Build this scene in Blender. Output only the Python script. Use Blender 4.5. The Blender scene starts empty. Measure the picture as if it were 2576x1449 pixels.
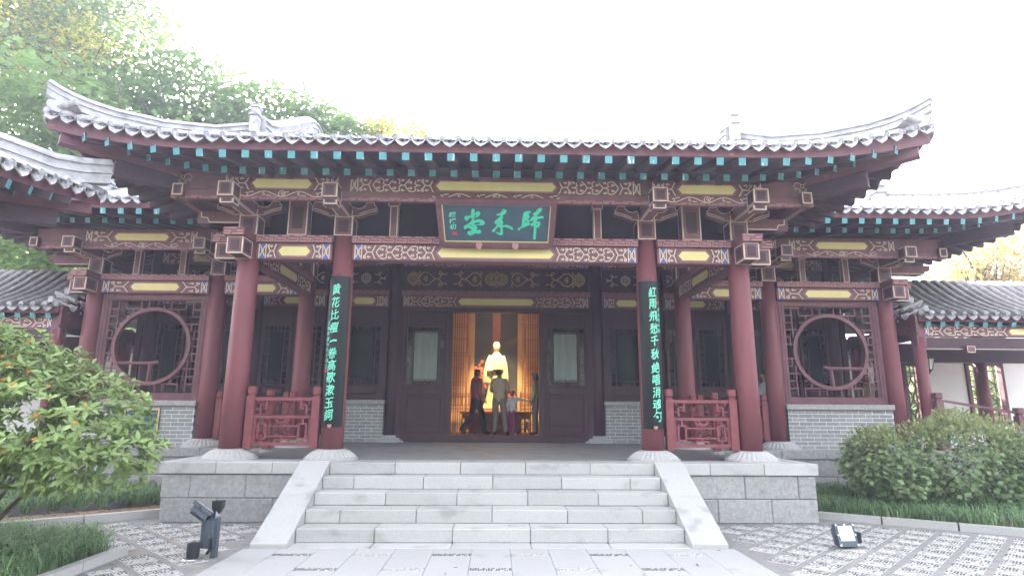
import bpy, math, random
from mathutils import Vector, Matrix
random.seed(7)
R = math.radians
SC = bpy.context.scene
COL = SC.collection

# ---------------------------------------------------------------- camera, sky, sun, exposure
cam_d = bpy.data.cameras.new("camera")
cam = bpy.data.objects.new("camera", cam_d)
COL.objects.link(cam)
cam_d.sensor_width = 36.0
cam_d.lens = 36.0 * 1493.15 / 2576.0
cam_d.clip_end = 2000.0
PITCH, YAW, ROLL = R(11.588), R(1.337), R(0.352)
cam.matrix_world = (Matrix.Translation((0.051, 0.0, 1.613)) @ Matrix.Rotation(-YAW, 4, 'Z')
                    @ Matrix.Rotation(R(90) + PITCH, 4, 'X') @ Matrix.Rotation(ROLL, 4, 'Z'))
SC.camera = cam

SUN_EL, SUN_AZ = R(27), R(-30)          # behind the hall, to the left
world = bpy.data.worlds.new("World")
SC.world = world
world.use_nodes = True
wn = world.node_tree
sky = wn.nodes.new("ShaderNodeTexSky")
sky.sky_type = 'NISHITA'
sky.sun_disc = False
sky.sun_elevation = SUN_EL
sky.sun_rotation = SUN_AZ
sky.air_density = 1.0
sky.dust_density = 4.0
sky.ozone_density = 1.0
bg = wn.nodes["Background"]
bg.inputs["Strength"].default_value = 0.15
hsv = wn.nodes.new("ShaderNodeHueSaturation")      # thin bright cloud: paler than a clear sky
hsv.inputs["Saturation"].default_value = 0.27
wn.links.new(sky.outputs["Color"], hsv.inputs["Color"])
wn.links.new(hsv.outputs["Color"], bg.inputs["Color"])

sun_d = bpy.data.lights.new("sun", 'SUN')
sun_d.energy = 4.5
sun_d.angle = R(0.6)
sun_d.color = (1.0, 0.93, 0.82)
sun = bpy.data.objects.new("sun", sun_d)
COL.objects.link(sun)
sd = Vector((math.sin(SUN_AZ) * math.cos(SUN_EL), math.cos(SUN_AZ) * math.cos(SUN_EL), math.sin(SUN_EL)))
sun.rotation_euler = sd.to_track_quat('Z', 'Y').to_euler()

SC.view_settings.view_transform = 'Standard'
SC.view_settings.look = 'None'
SC.view_settings.gamma = 1.0
SC.view_settings.use_curve_mapping = False
SC.view_settings.exposure = 3.5
SC.cycles.use_denoising = True
SC.cycles.max_bounces = 8
SC.cycles.diffuse_bounces = 5
SC.cycles.transparent_max_bounces = 12

# ---------------------------------------------------------------- materials
def _n(nt, t, **kw):
    n = nt.nodes.new(t)
    for k, v in kw.items():
        setattr(n, k, v)
    return n

def mat(name, col, rough=0.6, var=0.25, scale=6.0, bump=0.0, bscale=None, spec=0.3, metal=0.0,
        stretch=(1, 1, 1), blotch=None, emit=None, transl=None, objvar=0.0, coat=0.0, mid=None):
    m = bpy.data.materials.new(name)
    m.use_nodes = True
    nt = m.node_tree
    b = nt.nodes["Principled BSDF"]
    b.inputs["Roughness"].default_value = rough
    b.inputs["Specular IOR Level"].default_value = spec
    b.inputs["Metallic"].default_value = metal
    if coat:
        b.inputs["Coat Weight"].default_value = coat
        b.inputs["Coat Roughness"].default_value = 0.12
    geo = _n(nt, "ShaderNodeNewGeometry")
    mp = _n(nt, "ShaderNodeMapping")
    mp.inputs["Scale"].default_value = stretch
    nt.links.new(geo.outputs["Position"], mp.inputs["Vector"])
    no = _n(nt, "ShaderNodeTexNoise")
    no.inputs["Scale"].default_value = scale
    no.inputs["Detail"].default_value = 6.0
    no.inputs["Roughness"].default_value = 0.62
    nt.links.new(mp.outputs["Vector"], no.inputs["Vector"])
    rp = _n(nt, "ShaderNodeValToRGB")
    lo = tuple(max(0.0, c * (1 - var)) for c in col)
    hi = tuple(min(1.0, c * (1 + var)) for c in col)
    rp.color_ramp.elements[0].position = 0.3
    rp.color_ramp.elements[1].position = 0.72
    rp.color_ramp.elements[0].color = (*lo, 1)
    rp.color_ramp.elements[1].color = (*hi, 1)
    if mid:
        e = rp.color_ramp.elements.new(0.52)
        e.color = (*mid, 1)
    nt.links.new(no.outputs["Fac"], rp.inputs["Fac"])
    out = rp.outputs["Color"]
    if blotch:                           # (colour, scale, threshold, stretch): stains with their own shape
        bc, bs, th, bst = blotch
        mp2 = _n(nt, "ShaderNodeMapping")
        mp2.inputs["Scale"].default_value = bst
        nt.links.new(geo.outputs["Position"], mp2.inputs["Vector"])
        n2 = _n(nt, "ShaderNodeTexNoise")
        n2.inputs["Scale"].default_value = bs
        n2.inputs["Detail"].default_value = 5.0
        nt.links.new(mp2.outputs["Vector"], n2.inputs["Vector"])
        r2 = _n(nt, "ShaderNodeValToRGB")
        r2.color_ramp.elements[0].position = th
        r2.color_ramp.elements[1].position = min(1.0, th + 0.12)
        nt.links.new(n2.outputs["Fac"], r2.inputs["Fac"])
        mx = _n(nt, "ShaderNodeMix", data_type='RGBA')
        nt.links.new(r2.outputs["Color"], mx.inputs["Factor"])
        nt.links.new(out, mx.inputs["A"])
        mx.inputs["B"].default_value = (*bc, 1)
        out = mx.outputs["Result"]
    if objvar:
        oi = _n(nt, "ShaderNodeObjectInfo")
        mr = _n(nt, "ShaderNodeMapRange")
        mr.inputs["To Min"].default_value = 1 - objvar
        mr.inputs["To Max"].default_value = 1 + objvar
        nt.links.new(oi.outputs["Random"], mr.inputs["Value"])
        hv = _n(nt, "ShaderNodeHueSaturation")
        nt.links.new(mr.outputs["Result"], hv.inputs["Value"])
        nt.links.new(out, hv.inputs["Color"])
        out = hv.outputs["Color"]
    nt.links.new(out, b.inputs["Base Color"])
    if bump:
        bn = _n(nt, "ShaderNodeTexNoise")
        bn.inputs["Scale"].default_value = bscale or scale * 4
        bn.inputs["Detail"].default_value = 6.0
        nt.links.new(mp.outputs["Vector"], bn.inputs["Vector"])
        bu = _n(nt, "ShaderNodeBump")
        bu.inputs["Strength"].default_value = bump
        bu.inputs["Distance"].default_value = 0.012
        nt.links.new(bn.outputs["Fac"], bu.inputs["Height"])
        nt.links.new(bu.outputs["Normal"], b.inputs["Normal"])
    if emit:
        b.inputs["Emission Color"].default_value = (*emit[0], 1)
        b.inputs["Emission Strength"].default_value = emit[1]
    if transl:
        tr = _n(nt, "ShaderNodeBsdfTranslucent")
        nt.links.new(out, tr.inputs["Color"])
        ms = _n(nt, "ShaderNodeMixShader")
        ms.inputs["Fac"].default_value = transl
        o = nt.nodes["Material Output"]
        nt.links.new(b.outputs["BSDF"], ms.inputs[1])
        nt.links.new(tr.outputs["BSDF"], ms.inputs[2])
        nt.links.new(ms.outputs["Shader"], o.inputs["Surface"])
    return m

M = {}
M['col'] = mat("red_lacquer_wood", (0.185, 0.060, 0.070), 0.5, 0.16, 3, 0.08, 30, stretch=(1, 1, .25), spec=.3,
               blotch=((0.25, 0.115, 0.11), 9, .66, (1, 1, .22)))
M['rail'] = mat("railing_red_paint", (0.205, 0.062, 0.070), 0.5, 0.18, 7, 0.05)
M['wood'] = mat("brown_red_beam_paint", (0.175, 0.082, 0.092), 0.6, 0.2, 5, 0.08, 25)
M['woodp'] = mat("pale_mauve_paint", (0.42, 0.22, 0.22), 0.6, 0.12, 9)
M['wood2'] = mat("dark_panel_wood", (0.062, 0.030, 0.038), 0.5, 0.2, 4, 0.1, 22, stretch=(1, 1, .3))
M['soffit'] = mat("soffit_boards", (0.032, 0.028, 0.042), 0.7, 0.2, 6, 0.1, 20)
M['rafter'] = mat("rafter_paint", (0.055, 0.030, 0.038), 0.6, 0.2, 7)
M['fascia'] = mat("eave_board_red", (0.150, 0.062, 0.076), 0.6, 0.25, 3, 0.1, 18, blotch=((0.36, 0.14, .12), 6, .64, (1, 1, 2)))
M['teal'] = mat("teal_rafter_end", (0.085, 0.30, 0.33), 0.5, 0.12, 9,
                blotch=((0.78, 0.80, .80), 16, .60, (1.7, 1.7, .12)))
M['cream'] = mat("cream_outline_paint", (0.66, 0.56, 0.47), 0.6, 0.12, 30)
M['yellow'] = mat("pale_yellow_panel", (0.74, 0.66, 0.30), 0.55, 0.05, 5)
M['gold'] = mat("gilt_carving", (0.55, 0.40, 0.18), 0.4, 0.15, 12, metal=.35)
M['blue'] = mat("blue_heart_paint", (0.05, 0.14, 0.52), 0.5, 0.15, 20)
M['tile'] = mat("grey_roof_tile", (0.34, 0.34, 0.35), 0.75, 0.35, 14, 0.35, 50,
                blotch=((0.50, 0.50, .50), 9, .56, (1, 1, 1)), objvar=.12)
M['tiled'] = mat("dark_roof_tile", (0.25, 0.24, 0.24), 0.8, 0.3, 10, 0.3, 45,
                 blotch=((0.37, 0.36, .35), 6, .56, (1, 1, 1)), objvar=.10)
M['ridge'] = mat("ridge_plaster", (0.40, 0.40, 0.42), 0.8, 0.3, 7, 0.4, 30, blotch=((0.20, 0.20, .22), 7, .60, (1, 1, 3)))
M['stone'] = mat("pale_granite", (0.43, 0.427, 0.415), 0.75, 0.13, 60, 0.25, 90,
                 blotch=((0.33, 0.322, .305), 2.6, .57, (1, 1, 1.6)), objvar=.07)
M['stone2'] = mat("grey_hewn_granite", (0.325, 0.322, 0.315), 0.85, 0.22, 22, 0.7, 40,
                  blotch=((0.25, 0.25, .24), 4.0, .60, (1, 1, 1)), objvar=.08)
M['floor'] = mat("terrace_slate", (0.26, 0.26, 0.25), 0.6, 0.2, 3, 0.1, 30)
M['carve'] = mat("carved_white_stone", (0.43, 0.427, 0.415), 0.8, 0.15, 25, 0.4, 60)
M['brick'] = mat("grey_brick", (0.265, 0.272, 0.265), 0.85, 0.15, 18, 0.3, 60, objvar=.13,
                 blotch=((0.22, 0.23, .23), 5, .66, (1, 1, 1)))
M['mortar'] = mat("white_mortar", (0.60, 0.60, 0.585), 0.9, 0.12, 20, 0.2, 70)
M['white'] = mat("white_wall_plaster", (0.86, 0.86, 0.855), 0.85, 0.04, 2, 0.05, 20,
                 blotch=((0.66, 0.66, .63), 2.2, .68, (1, 1, .4)))
M['lacq'] = mat("black_lacquer", (0.008, 0.012, 0.014), 0.32, 0.2, 4, spec=.22, coat=.0,
                blotch=((0.035, 0.04, .045), 3, .66, (3, 3, .4)))
M['green'] = mat("bright_green_lettering", (0.055, 0.60, 0.38), 0.5, 0.10, 12)
M['mint'] = mat("mint_green_lettering", (0.18, 0.74, 0.52), 0.5, 0.12, 14)
M['plaq'] = mat("blue_black_board", (0.035, 0.085, 0.115), 0.4, 0.15, 6, spec=.4)
M['seal'] = mat("vermilion_seal", (0.55, 0.05, 0.07), 0.5, 0.2, 40)
M['paving'] = mat("grey_paving_bands", (0.235, 0.23, 0.22), 0.85, 0.22, 9, 0.3, 60,
                  blotch=((0.29, 0.25, .20), 1.1, .60, (1, 1, 1)))
M['peb_w'] = mat("white_pebble_mortar", (0.45, 0.44, 0.42), 0.85, 0.2, 45, 0.6, 60, objvar=.07)
M['peb_d'] = mat("dark_pebbles", (0.10, 0.10, 0.10), 0.7, 0.4, 30)
M['peb_g'] = mat("grey_pebbles", (0.30, 0.29, 0.275), 0.75, 0.3, 30)
M['pathst'] = mat("path_granite", (0.385, 0.382, 0.375), 0.8, 0.08, 70, 0.15, 110,
                  blotch=((0.315, 0.31, .295), 2.2, .62, (1, 1, 1)), objvar=.04)
M['earth'] = mat("bare_soil", (0.16, 0.115, 0.075), 0.95, 0.35, 6, 0.5, 20)
M['bpath'] = mat("brown_path_brick", (0.24, 0.165, 0.11), 0.9, 0.25, 12, 0.3, 40, objvar=.15)
M['dbrick'] = mat("dark_edging_brick", (0.10, 0.105, 0.10), 0.9, 0.25, 14, 0.3, 40, objvar=.15)
M['hill'] = mat("earth_hillside", (0.20, 0.17, 0.08), 0.95, 0.45, 0.8, 0.5, 4, blotch=((0.07, 0.11, .03), .5, .5, (1, 1, 1)))
M['grass'] = mat("liriope_blades", (0.185, 0.295, 0.140), 0.55, 0.5, 7, transl=.25)
M['leafA'] = mat("osmanthus_leaf", (0.285, 0.395, 0.140), 0.42, 0.35, 3.5, transl=.30, objvar=.22, spec=.4)
M['leafB'] = mat("shrub_leaf", (0.225, 0.310, 0.150), 0.5, 0.4, 4, transl=.30, objvar=.2)
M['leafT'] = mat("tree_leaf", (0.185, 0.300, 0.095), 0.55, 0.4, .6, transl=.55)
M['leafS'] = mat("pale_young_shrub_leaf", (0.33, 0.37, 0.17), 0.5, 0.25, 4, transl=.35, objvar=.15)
M['leafY'] = mat("sunlit_yellow_leaf", (0.58, 0.56, 0.12), 0.55, 0.3, .9, transl=.45)  # yellow leaf with the backlit sun glow put into its colour
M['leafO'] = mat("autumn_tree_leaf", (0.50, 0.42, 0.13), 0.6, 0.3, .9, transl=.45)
M['flower'] = mat("orange_osmanthus_flower", (0.72, 0.24, 0.035), 0.6, 0.2, 20)
M['bark'] = mat("bark", (0.13, 0.095, 0.07), 0.9, 0.3, 9, 0.5, 30)
M['metal'] = mat("grey_painted_steel", (0.085, 0.105, 0.135), 0.5, 0.15, 8, metal=.3)
M['dark'] = mat("black_plastic", (0.018, 0.02, 0.025), 0.45, 0.3, 10)
M['chrome'] = mat("foil_tape", (0.6, 0.6, 0.62), 0.25, 0.2, 40, metal=.9)
M['pane_refl'] = mat('pane_reflection_tone', (0.22, 0.26, 0.255), 0.3, 0.22, 3, stretch=(5, 1, .5), spec=.5)  # plain door pane, its streaky pale reflections put into the colour
M['pale_mid'] = mat('pale_curtain', (0.40, 0.43, 0.41), 0.8, 0.12, 3, stretch=(6, 1, .3), transl=.3)
M['litter'] = mat('fallen_leaf', (0.22, 0.14, 0.06), 0.8, 0.4, 9)
M['led'] = mat("led_panel", (0.9, 0.9, 0.85), 0.4, 0.02, 3, emit=((1, .97, .9), 2.2))
M['lens'] = mat("frosted_lamp_glass", (0.75, 0.77, 0.76), 0.15, 0.05, 3, spec=.6)
M['stat'] = mat("cream_statue_stone", (0.78, 0.70, 0.44), 0.65, 0.08, 8)
M['glow'] = mat("lit_wood_strip", (0.52, 0.35, 0.17), 0.6, 0.1, 4)
M['navy'] = mat("dark_backdrop", (0.045, 0.050, 0.065), 0.7, 0.35, 1.6, blotch=((0.12, 0.085, .06), 1.3, .60, (1, 1, 2.6)))
M['coral'] = mat("coral_blossom", (0.60, 0.14, 0.09), 0.6, 0.15, 9)
M['altar'] = mat("altar_wood", (0.28, 0.10, 0.055), 0.45, 0.2, 5)
M['skin'] = mat("skin", (0.42, 0.24, 0.17), 0.55, 0.08, 9)
M['hair'] = mat("black_hair", (0.012, 0.010, 0.010), 0.5, 0.3, 40)
def cloth(n, c):
    return mat(n, c, 0.85, 0.14, 14, 0.25, 60)
M['c_red'] = cloth("dark_red_shirt", (0.30, 0.055, 0.075))
M['c_blk'] = cloth("black_trousers", (0.014, 0.015, 0.02))
M['c_bei'] = cloth("beige_jumper", (0.55, 0.44, 0.33))
M['c_gry'] = cloth("grey_brown_trousers", (0.24, 0.205, 0.17))
M['c_wht'] = cloth("pale_grey_top", (0.62, 0.64, 0.68))
M['c_pur'] = cloth("plum_trousers", (0.27, 0.06, 0.16))
M['c_grn'] = cloth("olive_jacket", (0.34, 0.37, 0.20))
M['c_brn'] = cloth("brown_coat", (0.20, 0.145, 0.10))
M['shoe'] = cloth("white_shoe", (0.6, 0.6, 0.6))
def glass():
    m = bpy.data.materials.new("window_glass")
    m.use_nodes = True
    nt = m.node_tree
    b = nt.nodes["Principled BSDF"]
    b.inputs["Base Color"].default_value = (0.025, 0.034, 0.038, 1)
    b.inputs["Roughness"].default_value = 0.08
    b.inputs["Specular IOR Level"].default_value = 0.35
    tr = _n(nt, "ShaderNodeBsdfTransparent")
    tr.inputs["Color"].default_value = (.75, .8, .8, 1)
    ms = _n(nt, "ShaderNodeMixShader")
    ms.inputs["Fac"].default_value = 0.45
    nt.links.new(b.outputs["BSDF"], ms.inputs[1])
    nt.links.new(tr.outputs["BSDF"], ms.inputs[2])
    nt.links.new(ms.outputs["Shader"], nt.nodes["Material Output"].inputs["Surface"])
    return m
M['glass'] = glass()

# ---------------------------------------------------------------- mesh helpers
OFF = {}
class MB:
    def __init__(s):
        s.v, s.f, s.m = [], [], []
    def add(s, vs, fs, mi=0):
        o = len(s.v)
        s.v.extend([tuple(p) for p in vs])
        for i, f in enumerate(fs):
            s.f.append(tuple(o + k for k in f))
            s.m.append(mi[i] if isinstance(mi, (list, tuple)) else mi)
        return s
    def box(s, x0, x1, y0, y1, z0, z1, mi=0):
        vs = [(x, y, z) for x in (x0, x1) for y in (y0, y1) for z in (z0, z1)]
        fs = [(0, 1, 3, 2), (4, 6, 7, 5), (0, 4, 5, 1), (2, 3, 7, 6), (0, 2, 6, 4), (1, 5, 7, 3)]
        return s.add(vs, fs, mi)
    def cbox(s, x0, x1, y0, y1, z0, z1, c=0.01, mi=0):       # box with chamfered edges
        ex = ((x0, x1), (y0, y1), (z0, z1))
        vs, idx = [], {}
        for a in (0, 1):
            for b in (0, 1):
                for d in (0, 1):
                    sg = (a, b, d)
                    for ax in range(3):
                        p = []
                        for k in range(3):
                            e = ex[k][sg[k]]
                            if k != ax:
                                e += c if sg[k] == 0 else -c
                            p.append(e)
                        idx[(sg, ax)] = len(vs)
                        vs.append(tuple(p))
        fs = []
        for ax in range(3):
            o = [k for k in range(3) if k != ax]
            for sv in (0, 1):
                q = []
                for (p, r) in ((0, 0), (1, 0), (1, 1), (0, 1)):
                    sg = [0, 0, 0]; sg[ax] = sv; sg[o[0]] = p; sg[o[1]] = r
                    q.append(idx[(tuple(sg), ax)])
                flip = (sv == 0) ^ (ax == 1)
                fs.append(tuple(reversed(q)) if flip else tuple(q))
        for ax in range(3):
            o = [k for k in range(3) if k != ax]
            for p in (0, 1):
                for r in (0, 1):
                    a = [0, 0, 0]; b = [0, 0, 0]
                    a[ax], b[ax] = 0, 1
                    a[o[0]] = b[o[0]] = p
                    a[o[1]] = b[o[1]] = r
                    a, b = tuple(a), tuple(b)
                    fs.append((idx[(a, o[0])], idx[(b, o[0])], idx[(b, o[1])], idx[(a, o[1])]))
        for a in (0, 1):
            for b in (0, 1):
                for d in (0, 1):
                    fs.append(tuple(idx[((a, b, d), k)] for k in range(3)))
        return s.add(vs, fs, mi)
    def beam(s, p, q, w, h, mi=0, me=None, up=(0, 0, 1), w2=None, h2=None):
        p, q = Vector(p), Vector(q)
        d = (q - p).normalized()
        sx = d.cross(Vector(up)).normalized()
        sz = sx.cross(d).normalized()
        vs = []
        for c, ww, hh in ((p, w, h), (q, w2 or w, h2 or h)):
            for a, b in ((-1, -1), (1, -1), (1, 1), (-1, 1)):
                vs.append(c + sx * (a * ww / 2) + sz * (b * hh / 2))
        fs = [(0, 1, 5, 4), (1, 2, 6, 5), (2, 3, 7, 6), (3, 0, 4, 7), (3, 2, 1, 0), (4, 5, 6, 7)]
        e = mi if me is None else me
        return s.add(vs, fs, [mi, mi, mi, mi, e, mi])
    def tube(s, pts, r, n=8, mi=0, caps=True, ell=(1, 1)):
        pts = [Vector(p) for p in pts]
        k = len(pts)
        rr = r if isinstance(r, (list, tuple)) else [r] * k
        vs, fs = [], []
        ref = None
        for i, p in enumerate(pts):
            d = (pts[min(i + 1, k - 1)] - pts[max(i - 1, 0)]).normalized()
            if ref is None:
                ref = Vector((0, 0, 1)) if abs(d.z) < .9 else Vector((1, 0, 0))
            a = d.cross(ref).normalized()
            b = a.cross(d).normalized()
            ref = b
            for j in range(n):
                t = 2 * math.pi * j / n
                vs.append(p + a * (math.cos(t) * rr[i] * ell[0]) + b * (math.sin(t) * rr[i] * ell[1]))
        for i in range(k - 1):
            for j in range(n):
                j2 = (j + 1) % n
                fs.append((i * n + j, (i + 1) * n + j, (i + 1) * n + j2, i * n + j2))
        if caps:
            fs.append(tuple(range(n)))
            fs.append(tuple(reversed(range((k - 1) * n, k * n))))
        return s.add(vs, fs, mi)
    def lathe(s, prof, c, n=24, mi=0, wob=None):
        vs, fs = [], []
        for i, (r, z) in enumerate(prof):
            for j in range(n):
                t = 2 * math.pi * j / n
                rr = r * (wob(i, j) if wob else 1)
                vs.append((c[0] + rr * math.cos(t), c[1] + rr * math.sin(t), c[2] + z))
        for i in range(len(prof) - 1):
            for j in range(n):
                j2 = (j + 1) % n
                fs.append((i * n + j, i * n + j2, (i + 1) * n + j2, (i + 1) * n + j))
        fs.append(tuple(reversed(range(n))))
        k = (len(prof) - 1) * n
        fs.append(tuple(range(k, k + n)))
        return s.add(vs, fs, mi)
    def rings(s, rings, mi=0, caps=True):                     # list of rings with equal point counts
        n = len(rings[0])
        vs = [p for r in rings for p in r]
        fs = []
        for i in range(len(rings) - 1):
            for j in range(n):
                j2 = (j + 1) % n
                fs.append((i * n + j, i * n + j2, (i + 1) * n + j2, (i + 1) * n + j))
        if caps:
            fs.append(tuple(reversed(range(n))))
            k = (len(rings) - 1) * n
            fs.append(tuple(range(k, k + n)))
        return s.add(vs, fs, mi)
    def prism(s, poly, fn, w0, w1, mi=0, mf=None):            # poly in (a,b), fn(a,b,w) -> xyz
        n = len(poly)
        vs = [fn(a, b, w0) for a, b in poly] + [fn(a, b, w1) for a, b in poly]
        fs = [tuple(range(n)), tuple(reversed(range(n, 2 * n)))]
        ms = [mi if mf is None else mf, mi]
        for i in range(n):
            j = (i + 1) % n
            fs.append((i, n + i, n + j, j)); ms.append(mi)
        return s.add(vs, fs, ms)
    def ribbon(s, pts, w, fn, mi=0, t=0.004, closed=False):   # flat raised stroke; fn(a,b,h) -> xyz
        pts = [Vector((p[0], p[1])) for p in pts]
        k = len(pts)
        if k < 2:
            return s
        L, Rr = [], []
        for i in range(k):
            if closed:
                d = pts[(i + 1) % k] - pts[i - 1]
            else:
                d = pts[min(i + 1, k - 1)] - pts[max(i - 1, 0)]
            if d.length < 1e-9:
                d = Vector((1, 0))
            d.normalize()
            nn = Vector((-d.y, d.x))
            ww = (w[i] if isinstance(w, (list, tuple)) else w) / 2
            L.append(pts[i] + nn * ww); Rr.append(pts[i] - nn * ww)
        vs = []
        for i in range(k):
            vs += [fn(L[i].x, L[i].y, t), fn(Rr[i].x, Rr[i].y, t), fn(L[i].x, L[i].y, 0), fn(Rr[i].x, Rr[i].y, 0)]
        fs = []
        for i in range(k if closed else k - 1):
            a, b = 4 * i, 4 * ((i + 1) % k)
            fs += [(a, b, b + 1, a + 1), (a + 2, b + 2, b, a), (a + 1, b + 1, b + 3, a + 3)]
        return s.add(vs, fs, mi)
    def mesh(s, name, mats, smooth=False, off=(0, 0, 0)):
        me = bpy.data.meshes.new(name)
        ox, oy, oz = off
        me.from_pydata([(x - ox, y - oy, z - oz) for x, y, z in s.v], [], s.f)
        ml = mats if isinstance(mats, (list, tuple)) else [mats]
        for m in ml:
            me.materials.append(M[m] if isinstance(m, str) else m)
        if len(ml) > 1:
            me.polygons.foreach_set("material_index", s.m)
        if smooth:
            me.polygons.foreach_set("use_smooth", [True] * len(me.polygons))
        me.update()
        return me
    def build(s, name, mats, parent=None, smooth=False, loc=None):
        off = OFF.get(parent, (0, 0, 0)) if parent else (loc or (0, 0, 0))
        if isinstance(parent, bpy.types.Object):
            off = OFF.get(parent.name, (0, 0, 0))
        o = bpy.data.objects.new(name, s.mesh(name, mats, smooth, off))
        COL.objects.link(o)
        if parent:
            o.parent = parent
            OFF[o.name] = off
        elif loc:
            o.location = loc
            OFF[o.name] = loc
        else:
            OFF[o.name] = (0, 0, 0)
        return o

def tag(o, label, cat, group=None, kind=None):
    if label: o['label'] = label
    if cat: o['category'] = cat
    if group: o['group'] = group
    if kind: o['kind'] = kind
    return o

def thing(name, label, cat, loc=(0, 0, 0), group=None, kind=None):
    o = bpy.data.objects.new(name, None)
    o.empty_display_size = 0.2
    COL.objects.link(o)
    o.location = loc
    OFF[o.name] = tuple(loc)
    return tag(o, label, cat, group, kind)

def inst(name, me, parent, loc, rz=0.0, rx=0.0, ry=0.0, sc=None):
    o = bpy.data.objects.new(name, me)
    COL.objects.link(o)
    if parent:
        o.parent = parent
        f = OFF.get(parent.name, (0, 0, 0))
        loc = (loc[0] - f[0], loc[1] - f[1], loc[2] - f[2])
    o.location = loc
    o.rotation_euler = (rx, ry, rz)
    if sc: o.scale = sc if isinstance(sc, (tuple, list)) else (sc, sc, sc)
    return o

def lerp(a, b, t):
    return a + (b - a) * t
def vlerp(a, b, t):
    return tuple(lerp(x, y, t) for x, y in zip(a, b))
def smoothstep(t):
    t = max(0, min(1, t))
    return t * t * (3 - 2 * t)
# ---------------------------------------------------------------- measured layout (metres)
RS, TR = 0.1651, 0.337                    # riser, tread
ZP = 5 * RS + 0.02                        # terrace floor
YN = 9.073                                # front edge of the terrace
D1, DV, D2 = 9.623, 12.716, 14.855        # porch columns, verandah columns, hall wall
L1, L2, L3, L4 = 2.52, 4.079, 5.975, 8.57 # column lines
PX = 4.84                                 # half width of the porch terrace
WS = 2.384                                # half width of the steps

# ---------------------------------------------------------------- ground, paving, path
MB().add([(-120, -120, -0.012), (120, -120, -0.012), (120, 120, -0.012), (-120, 120, -0.012)], [(0, 1, 2, 3)]).build("ground", 'earth')['kind'] = 'structure'

def kerb_y(x):                            # front line of both planting beds
    return 9.56 - 0.635 * (abs(x) - 4.97) if x > 0 else 9.60 - 0.745 * (abs(x) - 5.0)

pave = MB().add([(-12, 2, 0), (12, 2, 0), (12, 9.2, 0), (5.0, 9.56, 0), (4.84, 9.3, 0), (-4.84, 9.3, 0), (-5.0, 9.6, 0), (-12, 8.0, 0)],
                [tuple(range(8))]).build("courtyard_paving", 'paving')
pave['kind'] = 'structure'

def pebble_mesh(kind, seed):
    rnd = random.Random(seed)
    b = MB()
    hw, hl = 0.148, 0.076
    b.cbox(-hw, hw, -hl, hl, -0.004, 0.006, 0.003, 0)
    nx, ny = 10, 4
    for i in range(nx):
        for j in range(ny):
            if rnd.random() < (0.16 if kind == 'd' else 0.62):
                continue
            cx = -hw + (i + .5) * 2 * hw / nx + rnd.uniform(-.006, .006)
            cy = -hl + (j + .5) * 2 * hl / ny + rnd.uniform(-.006, .006)
            a = rnd.uniform(0, 3.14)
            r1, r2 = rnd.uniform(.010, .0155), rnd.uniform(.008, .013)
            vs, k = [], 6
            for q in range(k):
                t = a + 2 * math.pi * q / k
                ex, ey = r1 * math.cos(t - a), r2 * math.sin(t - a)
                vs.append((cx + ex * math.cos(a) - ey * math.sin(a), cy + ex * math.sin(a) + ey * math.cos(a), .006))
            top = [(cx + (p[0] - cx) * .6, cy + (p[1] - cy) * .6, .0115) for p in vs]
            b.add(vs + top, [(q, (q + 1) % k, k + (q + 1) % k, k + q) for q in range(k)] + [tuple(range(k, 2 * k))],
                  1 if kind == 'd' or rnd.random() < .12 else 2)
    return b.mesh("pebble_panel", ['peb_w', 'peb_d', 'peb_g'])
PEB = {k: [pebble_mesh(k, 10 * i + (k == 'd')) for i in range(5)] for k in 'dw'}
s2 = math.sqrt(.5)
cells = []
for sx in (1, -1):
    for i in range(-30, 40):
        for j in range(-10, 110):
            b_, a_ = i * 0.372, j * 0.198
            x, y = (a_ + b_) * s2, (a_ - b_) * s2
            if x < 3.12 or y < 5.2 or y > 9.2 or x > 9.5 or (x < 4.95 and y > 9.05):
                continue
            if y > kerb_y(sx * x) - 0.26:
                continue
            if sx < 0 and x > 3.95 and y < 7.45:
                continue
            if x / y > 0.98:
                continue
            cells.append((sx * x, y, -sx * R(45), (i + j) % 2))
cells.sort(key=lambda c: c[1] * c[1] + c[0] * c[0])
near, far = cells[:298], cells[298:]
for x, y, rz, dk in near:
    inst("pebble_panel", random.choice(PEB['d' if dk else 'w']), pave, (x, y, .001), rz + R(90) * 0)
if far:
    fb = MB()
    for x, y, rz, dk in far:
        me = random.choice(PEB['d' if dk else 'w'])
        cr, sr = math.cos(rz), math.sin(rz)
        fb.add([(x + v.co.x * cr - v.co.y * sr, y + v.co.x * sr + v.co.y * cr, v.co.z + .001) for v in me.vertices],
               [tuple(p.vertices) for p in me.polygons], [p.material_index for p in me.polygons])
    fb.build("far_pebble_panels", ['peb_w', 'peb_d', 'peb_g'], pave)['kind'] = 'stuff'

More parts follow.
